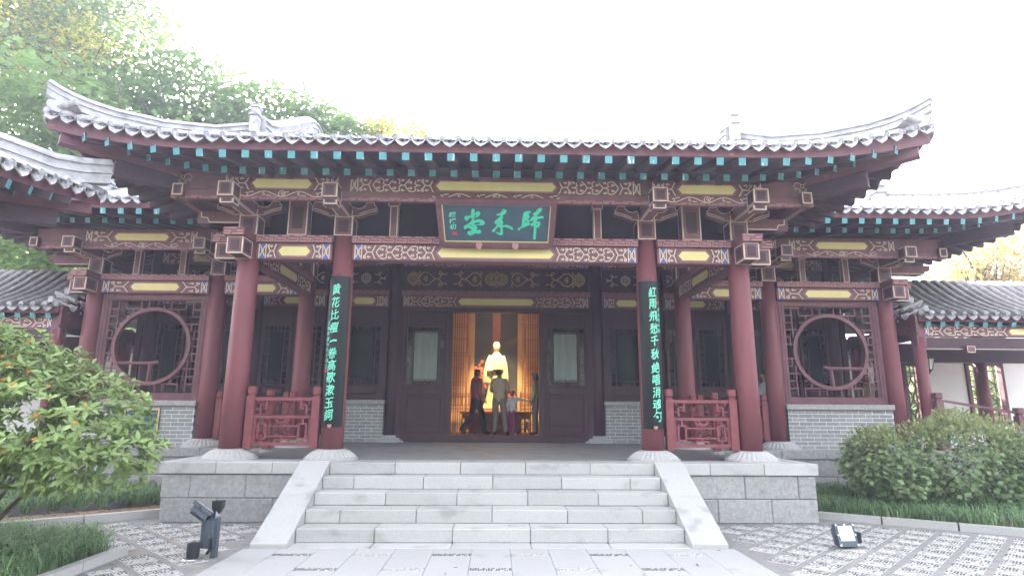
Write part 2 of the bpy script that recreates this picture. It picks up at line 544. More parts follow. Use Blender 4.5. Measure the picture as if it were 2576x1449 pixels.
path = MB().add([(-2.9, 2, .004), (2.9, 2, .004), (2.9, 7.45, .004), (-2.9, 7.45, .004)], [(0, 1, 2, 3)]).build("stone_path", 'paving')
path['kind'] = 'structure'
STRIP = {}
for k in 'dw':
    rnd = random.Random(5 + (k == 'd'))
    b = MB().cbox(-.218, .218, -.050, .050, -.004, .012, .003, 0)
    for i in range(16):
        for j in range(3):
            if rnd.random() < (.14 if k == 'd' else .5): continue
            cx, cy = -.205 + i * .0273 + rnd.uniform(-.005, .005), -.032 + j * .032 + rnd.uniform(-.005, .005)
            r1, r2 = rnd.uniform(.009, .0145), rnd.uniform(.009, .0155)
            vs = [(cx + r1 * math.cos(q * 1.047), cy + r2 * math.sin(q * 1.047), .012) for q in range(6)]
            tp = [(cx + (p[0] - cx) * .6, cy + (p[1] - cy) * .6, .018) for p in vs]
            b.add(vs + tp, [(q, (q + 1) % 6, 6 + (q + 1) % 6, 6 + q) for q in range(6)] + [tuple(range(6, 12))], 1 if k == 'd' else 2)
    STRIP[k] = b.mesh("pebble_strip", ['peb_w', 'peb_d', 'peb_g'])
xs = [-2.88] + [-2.443 + .444 * i for i in range(12)] + [2.88]
for c in range(13):
    x0, x1 = xs[c] + .003, xs[c + 1] - .003
    off = 7.14 if c % 2 == 1 else 6.52
    cuts = [7.445]
    if c in (0, 12):
        cuts += [7.445 - .9 * q for q in range(1, 6)]
        segs = [(cuts[q + 1] + .003, cuts[q] - .003) for q in range(5)]
    else:
        segs, y = [], 7.445
        yy = off
        while y > 3.6:
            segs.append((yy + .053, y))
            inst("pebble_strip", STRIP['d' if (c // 2) % 2 == (0 if off > 7 else 1) else 'w'], path, ((x0 + x1) / 2, yy, .004), 0, sc=((x1 - x0) / .444, 1, 1))
            y, yy = yy - .053, yy - 1.24
    for (ya, yb) in segs:
        MB().cbox(x0 - .0012, x1 + .0012, ya, yb, -.03, .018 + random.uniform(-.0015, .0015), .0035).build("path_slab", 'pathst', path)

# ---------------------------------------------------------------- terrace and steps
ter = thing("stone_terrace", "raised granite terrace carrying the hall and its porch", "terrace", (0, 9.1, 0), kind='structure')
MB().box(-PX + .05, PX - .05, YN + .06, 12.3, 0, ZP - .17).box(-9.4, 9.4, 12.22, 24, 0, ZP - .17).build("core", 'stone2', ter)
fl = MB().box(-PX + .46, PX - .46, YN + .46, 12.75, ZP - .05, ZP - .001).box(-9.0, 9.0, 12.752, 24, ZP - .05, ZP - .001)
fl.build("floor_paving", 'floor', ter)
def cap_row(xa, xb, n, y0, y1, z0, z1, first=None, name="cap_stone", m='stone'):
    if first is None:
        cs = [lerp(xa, xb, i / n) for i in range(n + 1)]
    else:
        st = (xb - xa - 2 * first) / n
        cs = [xa] + [xa + first + st * i for i in range(n + 1)] + [xb]
    for i in range(len(cs) - 1):
        jz = random.uniform(-.002, .002)
        MB().cbox(cs[i] + .003, cs[i + 1] - .003, y0 + random.uniform(-.003, .003), y1, z0, z1 + jz, .009).build(name, m, ter if name == "cap_stone" else stairs)
cap_row(-PX, -WS - .02, 3, YN, YN + .46, ZP - .165, ZP)
cap_row(WS + .02, PX, 3, YN, YN + .46, ZP - .165, ZP)
for sx in (-1, 1):
    for i in range(3):                    # cap stones down the side of the porch terrace
        ya, yb = YN + .46 + i * .94, YN + .46 + (i + 1) * .94
        MB().cbox(min(sx * (PX - .46), sx * PX), max(sx * (PX - .46), sx * PX), ya + .003, min(yb, 12.2) - .003, ZP - .165, ZP, .009).build("cap_stone", 'stone', ter)
    for i in range(5):
        xa, xb = PX + .005 + i * .91, PX + .005 + (i + 1) * .91
        MB().cbox(min(sx * xa, sx * xb) + .003, max(sx * xa, sx * xb) - .003, 12.16, 12.745, ZP - .165, ZP, .009).build("cap_stone", 'stone2', ter)
def block_wall(xa, xb, y, z0, z1, rows, ln, side=None):
    h = (z1 - z0) / rows
    for r in range(rows):
        o = (ln * .5 if r % 2 else 0) - random.uniform(0, .15)
        x = xa - o
        while x < xb:
            a, b = max(x, xa), min(x + ln, xb)
            if b - a > .05:
                d = random.uniform(-.006, .004)
                if side is None:
                    MB().cbox(a + .004, b - .004, y + d, y + .2, z0 + r * h + .003, z0 + (r + 1) * h - .003, .012).build("wall_block", 'stone2', ter)
                else:
                    x0, x1 = sorted((side * (y - d), side * (y - .2)))
                    MB().cbox(x0, x1, a + .004, b - .004, z0 + r * h + .003, z0 + (r + 1) * h - .003, .012).build("wall_block", 'stone2', ter)
            x += ln
for sx in (-1, 1):
    a, b = sorted((sx * (WS + .1), sx * (PX - .035)))
    block_wall(a, b, YN + .04, 0, ZP - .168, 2, .80)
    block_wall(YN + .25, 12.1, PX - .035, 0, ZP - .168, 2, .85, side=sx)
    a, b = sorted((sx * (PX - .02), sx * 9.3))
    block_wall(a, b, 12.2, 0, ZP - .168, 2, .95)

stairs = thing("stone_steps", "broad flight of pale granite steps between sloping side slabs", "steps", (0, 8.3, 0), kind='structure')
for i in range(5):
    yf = YN - TR * i
    zt = ZP - RS * i
    if i % 2 == 0:
        cap_row(-WS, WS, 5, yf, yf + (.46 if i == 0 else TR + .03), zt - RS + .002, zt, name="step_stone")
    else:
        cap_row(-WS, WS, 4, yf, yf + TR + .03, zt - RS + .002, zt, first=.44, name="step_stone")
cap_row(-WS, WS, 5, 7.452, 7.76, -.02, .021, name="step_stone")
sl = RS / TR
for sx in (-1, 1):
    for (ya, yb) in ((7.452, 8.33), (8.336, YN + .02)):
        za, zb = ZP + .012 - (YN - ya) * sl, ZP + .012 - (YN - yb) * sl
        x0, x1 = sorted((sx * (WS + .003), sx * (WS + .43)))
        poly = [(ya, max(0, za - .55)), (ya, za), (yb, zb), (yb, max(0, zb - .55))]
        if poly[0][1] > za: poly[0] = (ya, 0)
        MB().prism(poly, lambda a, b, w: (w, a, b), x0, x1).build("side_slab", 'stone', stairs)
        x0, x1 = sorted((sx * (WS + .006), sx * (WS + .425)))
    x0, x1 = sorted((sx * (WS + .02), sx * (WS + .40)))
    MB().prism([(7.6, 0), (YN, 0), (YN, ZP - .2)], lambda a, b, w: (w, a, b), x0, x1).build("side_wall", 'stone2', stairs)

# ---------------------------------------------------------------- kerbs, brick path, edging
def kerb(name, label, pts, w, h, n, m='stone'):
    t = thing(name, label, "kerb", (pts[0][0], pts[0][1], 0))
    (xa, ya), (xb, yb) = pts
    for i in range(n):
        p, q = vlerp((xa, ya, h / 2), (xb, yb, h / 2), i / n + .002), vlerp((xa, ya, h / 2), (xb, yb, h / 2), (i + 1) / n - .002)
        MB().beam(p, q, w, h, 0).build("kerb_stone", m, t)
    return t
kerb("stone_kerb", "white stone kerb along the brown brick path on the left", ((-5.0, 9.66), (-9.0, 6.66)), .12, .11, 5)
kerb("stone_kerb", "pale low kerb in front of the grass bed with the leafy shrub", ((4.97, 9.62), (9.6, 6.68)), .11, .10, 6)
kerb("stone_kerb", "mossy kerb beside the near grass clump at the bottom corner", ((-4.12, 7.22), (-4.14, 5.0)), .11, .09, 3)
bp = thing("brick_path", None, None, (-6, 9.8, 0), kind='structure')
dx, dy = -.8, -.6
nx_, ny_ = -.6, .8                        # away from the kerb, towards the hall
def bedline(c, n):
    return -5.0 + dx * c + nx_ * n, 9.66 + dy * c + ny_ * n
MB().add([(*bedline(-.2, .06), .012), (*bedline(5.2, .06), .012), (*bedline(5.2, 1.0), .012), (*bedline(-.2, 1.0), .012)], [(0, 1, 2, 3)]).build("path_bed", 'earth', bp)
for i in range(17):
    for j in range(7):
        c = (i + (.5 if j % 2 else 0)) * .27 - .05
        px, py = bedline(c, .135 + j * .125)
        if px > -4.97: continue
        b = MB().cbox(-.13, .13, -.057, .057, -.02, .035 + random.uniform(-.006, .004), .008).mesh("brick", 'bpath')
        inst("brick", b, bp, (px, py, 0), math.atan2(dy, dx) + random.uniform(-.02, .02))
eb = thing("edging_bricks", "row of dark triangular bricks set on edge before the long grass", "brick edging", (-6, 10.2, 0))
tri = MB().prism([(-.16, 0), (.16, 0), (0, .155)], lambda a, b, w: (a, w, b), -.03, .03).mesh("brick", 'dbrick')
for i in range(15):
    px, py = bedline(.55 + i * .31, 1.03)
    inst("brick", tri, eb, (px, py, .0), math.atan2(dy, dx) + random.uniform(-.12, .12), sc=(1, 1, random.uniform(.8, 1.1)))
for i in range(4):
    px, py = bedline(.42 - i * .05, 1.15 + i * .30)
    inst("brick", tri, eb, (px, py, .0), R(62), sc=(.9, 1, 1.05))
# ---------------------------------------------------------------- painted ornament (stroke lists in (a, b))
def spiral(cx, cy, r, a0, turns, n=9, shrink=.25):
    out = []
    for i in range(n):
        t = i / (n - 1)
        rr = r * lerp(1, shrink, t)
        a = a0 + turns * 2 * math.pi * t
        out.append((cx + rr * math.cos(a), cy + rr * math.sin(a)))
    return out
def cloud(cx, cy, r, sx, sy):             # small curled cloud
    p = spiral(cx, cy, r, 0 if sx > 0 else math.pi, .9 * sx * sy, 9, .3)
    return [[(cx + sx * r * 1.9, cy + sy * r * .5), (cx + sx * r * 1.25, cy + sy * r * .15)] + p]
def motif_x(u, h):                        # two curls tied by a bar: width 1.0 h
    S = [[(u + .32 * h, 0), (u + .68 * h, 0)]]
    for s in (1, -1):
        S.append([(u + .32 * h, 0), (u + .22 * h, s * .16 * h), (u + .08 * h, s * .27 * h)] +
                 spiral(u + .17 * h, s * .33 * h, .10 * h, math.pi, -.85 * s, 8, .35))
        S += [[(u + q[0], q[1]) for q in c] for c in cloud(.43 * h, s * .30 * h, .085 * h, 1, s)]
        S.append([(u + .68 * h, 0), (u + .80 * h, s * .17 * h), (u + .84 * h, s * .30 * h), (u + .95 * h, s * .45 * h)])
    return S
def motif_d(u, h):                        # chevron cell: width 1.15 h
    S = [[(u + .95 * h, 0), (u + 1.15 * h, 0)]]
    for s in (1, -1):
        S.append([(u, 0), (u + .15 * h, s * .2 * h), (u + .35 * h, s * .40 * h), (u + .60 * h, s * .44 * h), (u + .78 * h, s * .36 * h),
                  (u + .80 * h, s * .24 * h), (u + .72 * h, s * .12 * h), (u + .95 * h, 0)])
        S += [[(u + q[0], q[1]) for q in c] for c in cloud(.45 * h, s * .17 * h, .095 * h, -1, s)]
        S += [[(u + q[0], q[1]) for q in c] for c in cloud(.98 * h, s * .33 * h, .085 * h, 1, s)]
    return S
def end_band(u, h):                       # bone shape between two hearts
    S = [[(u, -.48 * h), (u, .48 * h)], [(u + .42 * h, -.48 * h), (u + .42 * h, .48 * h)]]
    for s in (1, -1):
        S.append([(u + .06 * h, s * .34 * h), (u + .17 * h, s * .12 * h), (u + .17 * h, 0)])
        S.append([(u + .36 * h, s * .34 * h), (u + .25 * h, s * .12 * h), (u + .25 * h, 0)])
    return S
def heart(u, s, h):
    c = []
    for t in (0, 40, 80, 120, 160, 200, 240, 280, 320):
        c.append((u + .21 * h + .155 * h * math.cos(R(t)), s * (.355 * h + .115 * h * math.sin(R(t)))))
    return c
def beam_art(L, h, pan):
    """strokes, blue hearts and panel for a beam face of length L (a from -L/2) and height h"""
    S, H = [], []
    half = (L - pan) / 2
    left = []
    hb = []
    u = .06 * h
    left += end_band(u, h)
    hb += [heart(u, 1, h), heart(u, -1, h)]
    u += .5 * h
    room = half - u - .12 * h
    seq = 'x'
    if room > 2.1 * h: seq = 'xdx'
    if room > 3.3 * h: seq = 'xddx'
    if room > 4.6 * h: seq = 'xdddx'
    wn_ = sum(1.0 if c == 'x' else 1.15 for c in seq)
    k = room / (wn_ * h)
    for c in seq:
        pts = motif_x(0, h) if c == 'x' else motif_d(0, h)
        left += [[(u + p[0] * k, p[1]) for p in st] for st in pts]
        u += (1.0 if c == 'x' else 1.15) * h * k
    for st in left:
        S.append([(-L / 2 + p[0], p[1]) for p in st])
        S.append([(L / 2 - p[0], p[1]) for p in st])
    for q in hb:
        H.append([(-L / 2 + p[0], p[1]) for p in q])
        H.append([(L / 2 - p[0], p[1]) for p in q])
    hp = .30 * h
    P = [(-pan / 2, 0), (-pan / 2 + .25 * h, hp), (pan / 2 - .25 * h, hp), (pan / 2, 0), (pan / 2 - .25 * h, -hp), (-pan / 2 + .25 * h, -hp)]
    return S, H, P
def fret(L, h, unit=.2):
    S = []
    n = max(1, int(L / unit))
    u = L / n
    for i in range(n):
        a = -L / 2 + i * u
        S.append([(a + .02 * u, .30 * h), (a + .62 * u, .30 * h), (a + .44 * u, -.30 * h), (a + .98 * u, -.30 * h)])
        S.append([(a + .02 * u, -.02 * h), (a + .34 * u, -.02 * h), (a + .28 * u, -.30 * h), (a + .02 * u, -.30 * h)])
        S.append([(a + .66 * u, .02 * h), (a + .98 * u, .02 * h)])
    return S
def vine(L, h):
    S = []
    n = max(2, int(L / (2.2 * h)))
    u = L / n
    for i in range(n):
        a, s = -L / 2 + i * u, (1 if i % 2 else -1)
        S.append([(a + u * t / 6, s * .36 * h * math.sin(math.pi * t / 6)) for t in range(7)] )
        S.append(spiral(a + .5 * u, -s * .02 * h, .24 * h, R(90) * s, .8, 8, .3))
        S.append([(a + .62 * u, -s * .2 * h), (a + .9 * u, -s * .30 * h)])
    S.append(spiral(0, .02 * h, .42 * h, 0, 1, 10, .95))
    return S

def face(x, y, z, ax='x', s=-1):
    """mapping for ornament on a vertical face; a runs along ax, b up, h out of the face"""
    if ax == 'x':
        return lambda a, b, h: (x + a, y + s * h, z + b)
    return lambda a, b, h: (x + s * h, y + a, z + b)

def paint(parent, fn, S, w=.013, m='cream', name='scrollwork', t=.004):
    b = MB()
    for st in S:
        b.ribbon(st, w, fn, 0, t)
    o = b.build(name, m, parent)
    o['kind'] = 'stuff'
    return o
def painted_beam(root, xa, xb, yf, z0, z1, pan, dep=.24, art=True, ax='x', s=-1, name='painted_beam', w=.017, mw='wood', panel_m='yellow'):
    """a beam with scrollwork; for ax='x' the front face is at y=yf, for ax='y' at x=yf"""
    c, L, h = (xa + xb) / 2, xb - xa, z1 - z0
    b = MB()
    if ax == 'x':
        b.box(xa, xb, min(yf, yf - s * dep), max(yf, yf - s * dep), z0, z1)
    else:
        b.box(min(yf, yf - s * dep), max(yf, yf - s * dep), xa, xb, z0, z1)
    o = b.build(name, mw, root)
    fn = face(c, yf, (z0 + z1) / 2, 'x', s) if ax == 'x' else face(yf, c, (z0 + z1) / 2, 'y', s)
    if art:
        S, H, P = beam_art(L - .06, h * .94, pan)
        paint(o, fn, S, w)
        for q in H:
            MB().prism(q, lambda a, bb, k: fn(a, bb, k), .0, .0035).build('blue_heart', 'blue', o)
        pb = MB().prism(P, lambda a, bb, k: fn(a, bb, k), .0, .005)
        pb.build('centre_panel', panel_m, o)
        k = 1 + .05 / pan
        paint(o, fn, [[(p[0] * k, p[1] * 1.22) for p in P] + [(P[0][0] * k, 0)]], .010, 'woodp', 'panel_outline', .003)
    return o
def fret_plate(root, xa, xb, yf, z0, z1, dep=.32, ax='x', s=-1):
    b = MB()
    if ax == 'x':
        b.box(xa, xb, min(yf, yf - s * dep), max(yf, yf - s * dep), z0, z1)
    else:
        b.box(min(yf, yf - s * dep), max(yf, yf - s * dep), xa, xb, z0, z1)
    o = b.build('fret_plate', 'wood', root)
    c = (xa + xb) / 2
    fn = face(c, yf, (z0 + z1) / 2, 'x', s) if ax == 'x' else face(yf, c, (z0 + z1) / 2, 'y', s)
    paint(o, fn, fret(xb - xa - .02, (z1 - z0) * 1.15), (z1 - z0) * .17, 'woodp', 'fret_pattern', .003)
    return o
def outlined_box(root, x0, x1, y0, y1, z0, z1, name='bracket_block', faces='fs', parent_m='wood', w=.016, inner=True):
    """box with pale painted edges and a darker inset on its front (and sides)"""
    o = MB().box(x0, x1, y0, y1, z0, z1).build(name, parent_m, root)
    b, bi = MB(), MB()
    def ring(fn, A, B):
        q = [(-A, -B), (A, -B), (A, B), (-A, B)]
        k = w / 2
        b.ribbon([(-A, -B + k), (A, -B + k)], w, fn); b.ribbon([(-A, B - k), (A, B - k)], w, fn)
        b.ribbon([(-A + k, -B), (-A + k, B)], w, fn); b.ribbon([(A - k, -B), (A - k, B)], w, fn)
        if inner:
            bi.prism([(-A * .55, -B * .62), (A * .55, -B * .62), (A * .55, B * .62), (-A * .55, B * .62)], lambda a, bb, h: fn(a, bb, h), 0, .003)
    cx, cy, cz = (x0 + x1) / 2, (y0 + y1) / 2, (z0 + z1) / 2
    A, Y, B = (x1 - x0) / 2, (y1 - y0) / 2, (z1 - z0) / 2
    if 'f' in faces: ring(face(cx, y0, cz, 'x', -1), A, B)
    if 'l' in faces or 's' in faces: ring(face(x0, cy, cz, 'y', -1), Y, B)
    if 'r' in faces or 's' in faces: ring(face(x1, cy, cz, 'y', 1), Y, B)
    if 'u' in faces: ring(lambda a, bb, h: (cx + a, cy + bb, z0 - h), A, Y)
    b.build('edge_line', 'cream', o)
    if inner:
        bi.build('inset', 'wood2', o)['kind'] = 'stuff'
    return o

# ---------------------------------------------------------------- the hall
hall = thing("memorial_hall", "large traditional hall with porch, red columns and grey upturned roofs", "hall", (0, 12.7, ZP))
BASE_PROF = [(.41, 0), (.41, .028), (.385, .036), (.365, .05), (.30, .105), (.255, .135), (.235, .14), (.235, .158), (.17, .158)]
def column(x, y, r=.172, z1=4.72, base=True, zb=ZP + .155, m='col'):
    b = MB().lathe([(r * 1.02, 0), (r * 1.02, 1.2), (r, 2.4), (r * .93, z1 - zb)], (x, y, zb), 28)
    o = b.build('column', m, hall, smooth=True)
    if base:
        def wob(i, j):
            return 1 + (.045 if j % 2 else -.035) if 2 < i < 6 else 1
        MB().lathe(BASE_PROF, (x, y, ZP), 56, 0, wob).build('base_stone', 'carve', o, smooth=False)
    return o
for x in (-L2, -L1, L1, L2):
    column(x, D1, z1=4.41)
for x in (-L4, -L3, -L2, L2, L3, L4):
    column(x, DV, z1=4.41)
for x in (-L4, -L3, -L2, -L1, L1, L2, L3, L4):
    column(x, D2 + .05, r=.18, z1=6.2, m='wood2')  # darker than the outer columns: verandah shade put into the colour

def head(x, y0, outer=0, tall=False):
    """column head: fret cap, block, forward arm with two box ends and curved side arms"""
    yf = y0 - .15
    outlined_box(hall, x - .148, x + .148, yf - .005, yf + .29, 4.405, 4.735)
    arm = MB().box(x - .10, x + .10, y0 - 1.02, y0 + .5, 4.73, 4.95).build('bracket_arm', 'wood', hall)
    for sx in (-1, 1):
        fn = face(x + sx * .10, y0 - .35, 4.84, 'y', sx)
        paint(arm, fn, [[(-.62, -.095), (.6, -.095)], [(-.62, .095), (.6, .095)]], .014, 'cream', 'edge_line')
    fu = lambda a, b, h: (x + a, y0 - .35 + b, 4.73 - h)
    paint(arm, fu, [[(-.085, -.5), (-.085, .5)], [(.085, -.5), (.085, .5)]], .016, 'cream', 'edge_line')
    outlined_box(hall, x - .115, x + .115, y0 - 1.06, y0 - .80, 4.745, 4.975, 'arm_end', 'fs')
    outlined_box(hall, x - .10, x + .10, y0 - .985, y0 - .80, 4.655, 4.744, 'arm_end', 'fs')
    # curved heart-shaped side arms under the purlin
    for sx in (-1, 1):
        if outer and sx == outer: continue
        prof = [(.13, 4.74), (.24, 4.735), (.40, 4.80), (.52, 4.83), (.53, 4.90), (.50, 4.915), (.49, 4.97), (.36, 4.97), (.36, 4.93), (.30, 4.875), (.22, 4.865), (.15, 4.90)]
        o = MB().prism([(x + sx * a, b) for a, b in prof], lambda a, b, w: (a, w, b), yf - .02, yf + .14).build('curved_arm', 'wood', hall)
        fn = lambda a, b, h: (a, yf - .02 - h, b)
        paint(o, fn, [[(x + sx * a, b) for a, b in prof] + [(x + sx * prof[0][0], prof[0][1])], [(x + sx * a, b + .035) for a, b in prof[1:4]]], .012, 'cream', 'edge_line')
    # flared cup over the block
    MB().rings([[(x - .15, yf, 4.74), (x + .15, yf, 4.74), (x + .15, yf + .28, 4.74), (x - .15, yf + .28, 4.74)],
                [(x - .2, yf - .03, 4.86), (x + .2, yf - .03, 4.86), (x + .2, yf + .31, 4.86), (x - .2, yf + .31, 4.86)]]).build('bracket_cup', 'wood', hall)

def beam_nose(x, y0, sx):                 # crossed beam ends on the outer columns
    outlined_box(hall, x - .125 + sx * .02, x + .125 + sx * .02, y0 - .52, y0 - .16, 3.995, 4.265, 'beam_end', 'fsu')
    xa, xb = sorted((x + sx * .17, x + sx * .50))
    outlined_box(hall, xa, xb, y0 - .13, y0 + .11, 4.0, 4.27, 'beam_end', 'fsu')
    fret_plate(hall, x - .165 + sx * .02, x + .165 + sx * .02, y0 - .60, 4.27, 4.395, dep=.45)
    xa, xb = sorted((x + sx * .20, x + sx * .55))
    fret_plate(hall, xa, xb, y0 - .17, 4.272, 4.397, dep=.3)

def frontage(cols, y0, pans, eave_beam=True, posts=(), small=(), lo=None, hi=None, ends=True):
    """lintel beams, fret plates, posts and the purlin carried forward on arms"""
    yf = y0 - .13
    for i in range(len(cols) - 1):
        a, b = cols[i] + .165, cols[i + 1] - .165
        painted_beam(hall, a, b, yf, 4.0, 4.27, pans[i])
        fret_plate(hall, cols[i] + .155, cols[i + 1] - .155, yf - .05, 4.275, 4.40)
    for x in posts:
        outlined_box(hall, x - .155, x + .155, yf - .02, yf + .2, 4.405, 5.0, 'mid_post', 'fs')
    for x in small:
        outlined_box(hall, x - .062, x + .062, yf + .0, yf + .13, 4.405, 4.93, 'short_post', 'fs', inner=False, w=.013)
        outlined_box(hall, x - .095, x + .095, yf - .02, yf + .16, 4.925, 5.0, 'post_cap', 'f', inner=False, w=.012)
    a, b = cols[0] - (lo or .0), cols[-1] + (hi or .0)
    yp = y0 - .82
    MB().box(a, b, yp + .0, yp + .2, 4.93, 5.19).build('eave_purlin', 'wood', hall)
    o = MB().box(a, b, yp + .02, yp + .14, 4.795, 4.928).build('purlin_board', 'wood', hall)
    paint(o, face((a + b) / 2, yp + .02, 4.805, 'x', -1), fret(b - a, .06, .3), .010, 'woodp', 'fret_pattern', .003)
    return yp

def purlin_art(xc, L, yp, pan, vineL=None):
    S, H, P = beam_art(L, .24, pan)
    fn = face(xc, yp, 5.035, 'x', -1)
    paint(hall, fn, S, .016, 'cream', 'scrollwork')
    MB().prism(P, lambda a, b, h: fn(a, b, h), 0, .005).build('centre_panel', 'yellow', hall)
    paint(hall, fn, [[(p[0] * (1 + .05 / pan), p[1] * 1.2) for p in P] + [(P[0][0] * (1 + .05 / pan), 0)]], .009, 'woodp', 'panel_outline', .003)
    if vineL:
        paint(hall, face(xc, yp + .02, 4.872, 'x', -1), vine(vineL, .12), .013, 'cream', 'scrollwork')

# porch
yp = frontage([-L2, -L1, L1, L2], D1, [.52, 1.92, .52], posts=(-3.28, 3.28), small=(-1.70, 1.70), lo=.95, hi=.95)
purlin_art(0, 4.55, yp, 1.88, 2.0)
purlin_art(-3.33, 1.75, yp, .92, 1.35)
purlin_art(3.33, 1.75, yp, .92, 1.35)
for x, o in ((-L2, -1), (-L1, 0), (L1, 0), (L2, 1)):
    head(x, D1, 0)
for sx in (-1, 1):
    beam_nose(sx * L2, D1, sx)
    # side tie beams of the porch, running back to the verandah columns
    xi = sx * L2 - sx * .12
    painted_beam(hall, D1 + .17, DV - .17, xi, 4.0, 4.27, .95, dep=.24, ax='y', s=-sx)
    fret_plate(hall, D1 + .17, DV - .17, xi - sx * .05, 4.275, 4.40, dep=.32, ax='y', s=-sx)
    MB().box(*sorted((sx * (L2 + .78), sx * (L2 + .92))), D1 - .82, DV - .9, 4.93, 5.19).build('eave_purlin', 'wood', hall)
    MB().box(*sorted((sx * (L2 + .79), sx * (L2 + .90))), D1 - .80, DV - .9, 4.795, 4.928).build('purlin_board', 'wood', hall)
    for yy in (D1, D1 + 1.5):             # arms to the side
        MB().box(*sorted((sx * (L2 + .1), sx * (L2 + .86))), yy - .1, yy + .1, 4.60, 4.79).build('bracket_arm', 'wood', hall)
        a, b = sorted((sx * (L2 + .15), sx * (L2 + .95)))
    o = MB().prism([(sx * (L2 + .12), 4.60), (sx * (L2 + .66), 4.60), (sx * (L2 + .70), 4.68), (sx * (L2 + .80), 4.69), (sx * (L2 + .82), 4.80), (sx * (L2 + .12), 4.80)],
                   lambda a, b, w: (a, w, b), D1 - .12, D1 + .1).build('side_bracket', 'wood', hall)
    paint(o, lambda a, b, h: (a, D1 - .12 - h, b), [[(sx * (L2 + .15), 4.615), (sx * (L2 + .655), 4.615), (sx * (L2 + .69), 4.69), (sx * (L2 + .79), 4.70), (sx * (L2 + .80), 4.79)]], .018, 'cream', 'edge_line')
    outlined_box(hall, min(sx * (L2 + .72), sx * (L2 + .88)), max(sx * (L2 + .72), sx * (L2 + .88)), D1 - .90, D1 - .821, 4.80, 4.985, 'arm_end', 'f')
    # bat emblem on the purlin corner
    bx = sx * (L2 + .78)
    S = []
    for q in (1, -1):
        S.append([(q * .02, .05), (q * .05, .08), (q * .10, .085), (q * .14, .03), (q * .11, -.04), (q * .10, .0), (q * .07, -.01), (q * .06, -.04), (q * .03, -.01)])
        S.append(spiral(q * .035, -.075, .028, 0, .9, 8, .4))
    S.append(spiral(0, .03, .03, 0, 1, 8, 1))
    paint(hall, face(bx, D1 - .825, 5.085, 'x', -1), S, .007, 'cream', 'bat_emblem', .003)

# verandah, either side of the porch
for sx in (-1, 1):
    cs = sorted([sx * L2, sx * L3, sx * L4])
    pn = [1.02, .62] if sx < 0 else [.62, 1.02]
    sm = [sx * 6.75, sx * 7.72]
    lo, hi = (.95, -.95) if sx < 0 else (-.95, .95)
    yv = frontage(cs, DV, pn, small=sm, lo=lo, hi=hi)
    purlin_art(sx * 7.27, 2.25, yv, 1.10, 1.5)
    purlin_art(sx * 5.45, .85, yv, .40, None)
    head(sx * L3, DV)
    head(sx * L4, DV)
    head(sx * L2, DV)
    beam_nose(sx * L4, DV, sx)
    o = MB().prism([(sx * (L4 + .12), 4.60), (sx * (L4 + .9), 4.60), (sx * (L4 + .94), 4.68), (sx * (L4 + 1.04), 4.69), (sx * (L4 + 1.06), 4.80), (sx * (L4 + .12), 4.80)],
                   lambda a, b, w: (a, w, b), DV - .12, DV + .1).build('side_bracket', 'wood', hall)
    paint(o, lambda a, b, h: (a, DV - .12 - h, b), [[(sx * (L4 + .15), 4.615), (sx * (L4 + .89), 4.615)]], .016, 'cream', 'edge_line')
    MB().box(*sorted((sx * (L4 + .78), sx * (L4 + .92))), DV - .82, DV + 5, 4.93, 5.19).build('eave_purlin', 'wood', hall)
    outlined_box(hall, min(sx * (L4 + .72), sx * (L4 + .88)), max(sx * (L4 + .72), sx * (L4 + .88)), DV - .90, DV - .821, 4.80, 4.985, 'arm_end', 'f')
    # side beams of the verandah end and beams back to the hall wall
    for xx in (L4, L3):
        MB().box(*sorted((sx * (xx - .1), sx * (xx + .1))), DV + .17, D2, 4.0, 4.4).build('tie_beam', 'wood', hall)
# ---------------------------------------------------------------- brick dados
def dado(xa, xb, yf, z0, z1, cope, th=.30):
    o = MB().box(xa + .006, xb - .006, yf + .004, yf + th, z0, z1).build('brick_dado', 'mortar', hall)
    rows = round((z1 - z0) / .0765)
    h = (z1 - z0) / rows
    bl = .285
    for r in range(rows):
        x = xa - (bl / 2 if r % 2 else 0) - .05
        while x < xb:
            a, b = max(x, xa), min(x + bl, xb)
            if b - a > .03:
                d = random.uniform(-.003, .002)
                MB().cbox(a + .006, b - .006, yf + d, yf + .08, z0 + r * h + .0065, z0 + (r + 1) * h - .0065, .004).build('brick', 'brick', o)
            x += bl
    MB().cbox(xa - .02, xb + .02, yf - .05, yf + th, z1 + .002, z1 + cope, .012).build('coping_slab', 'stone2', o)
    return o

# ---------------------------------------------------------------- round lattice windows in the verandah
def bar(root, p, q, w=.026, d=.035, m='wood', name='lattice_bar', up=(0, 1, 0)):
    return MB().beam(p, q, w, d, 0, up=up).build(name, m, root)

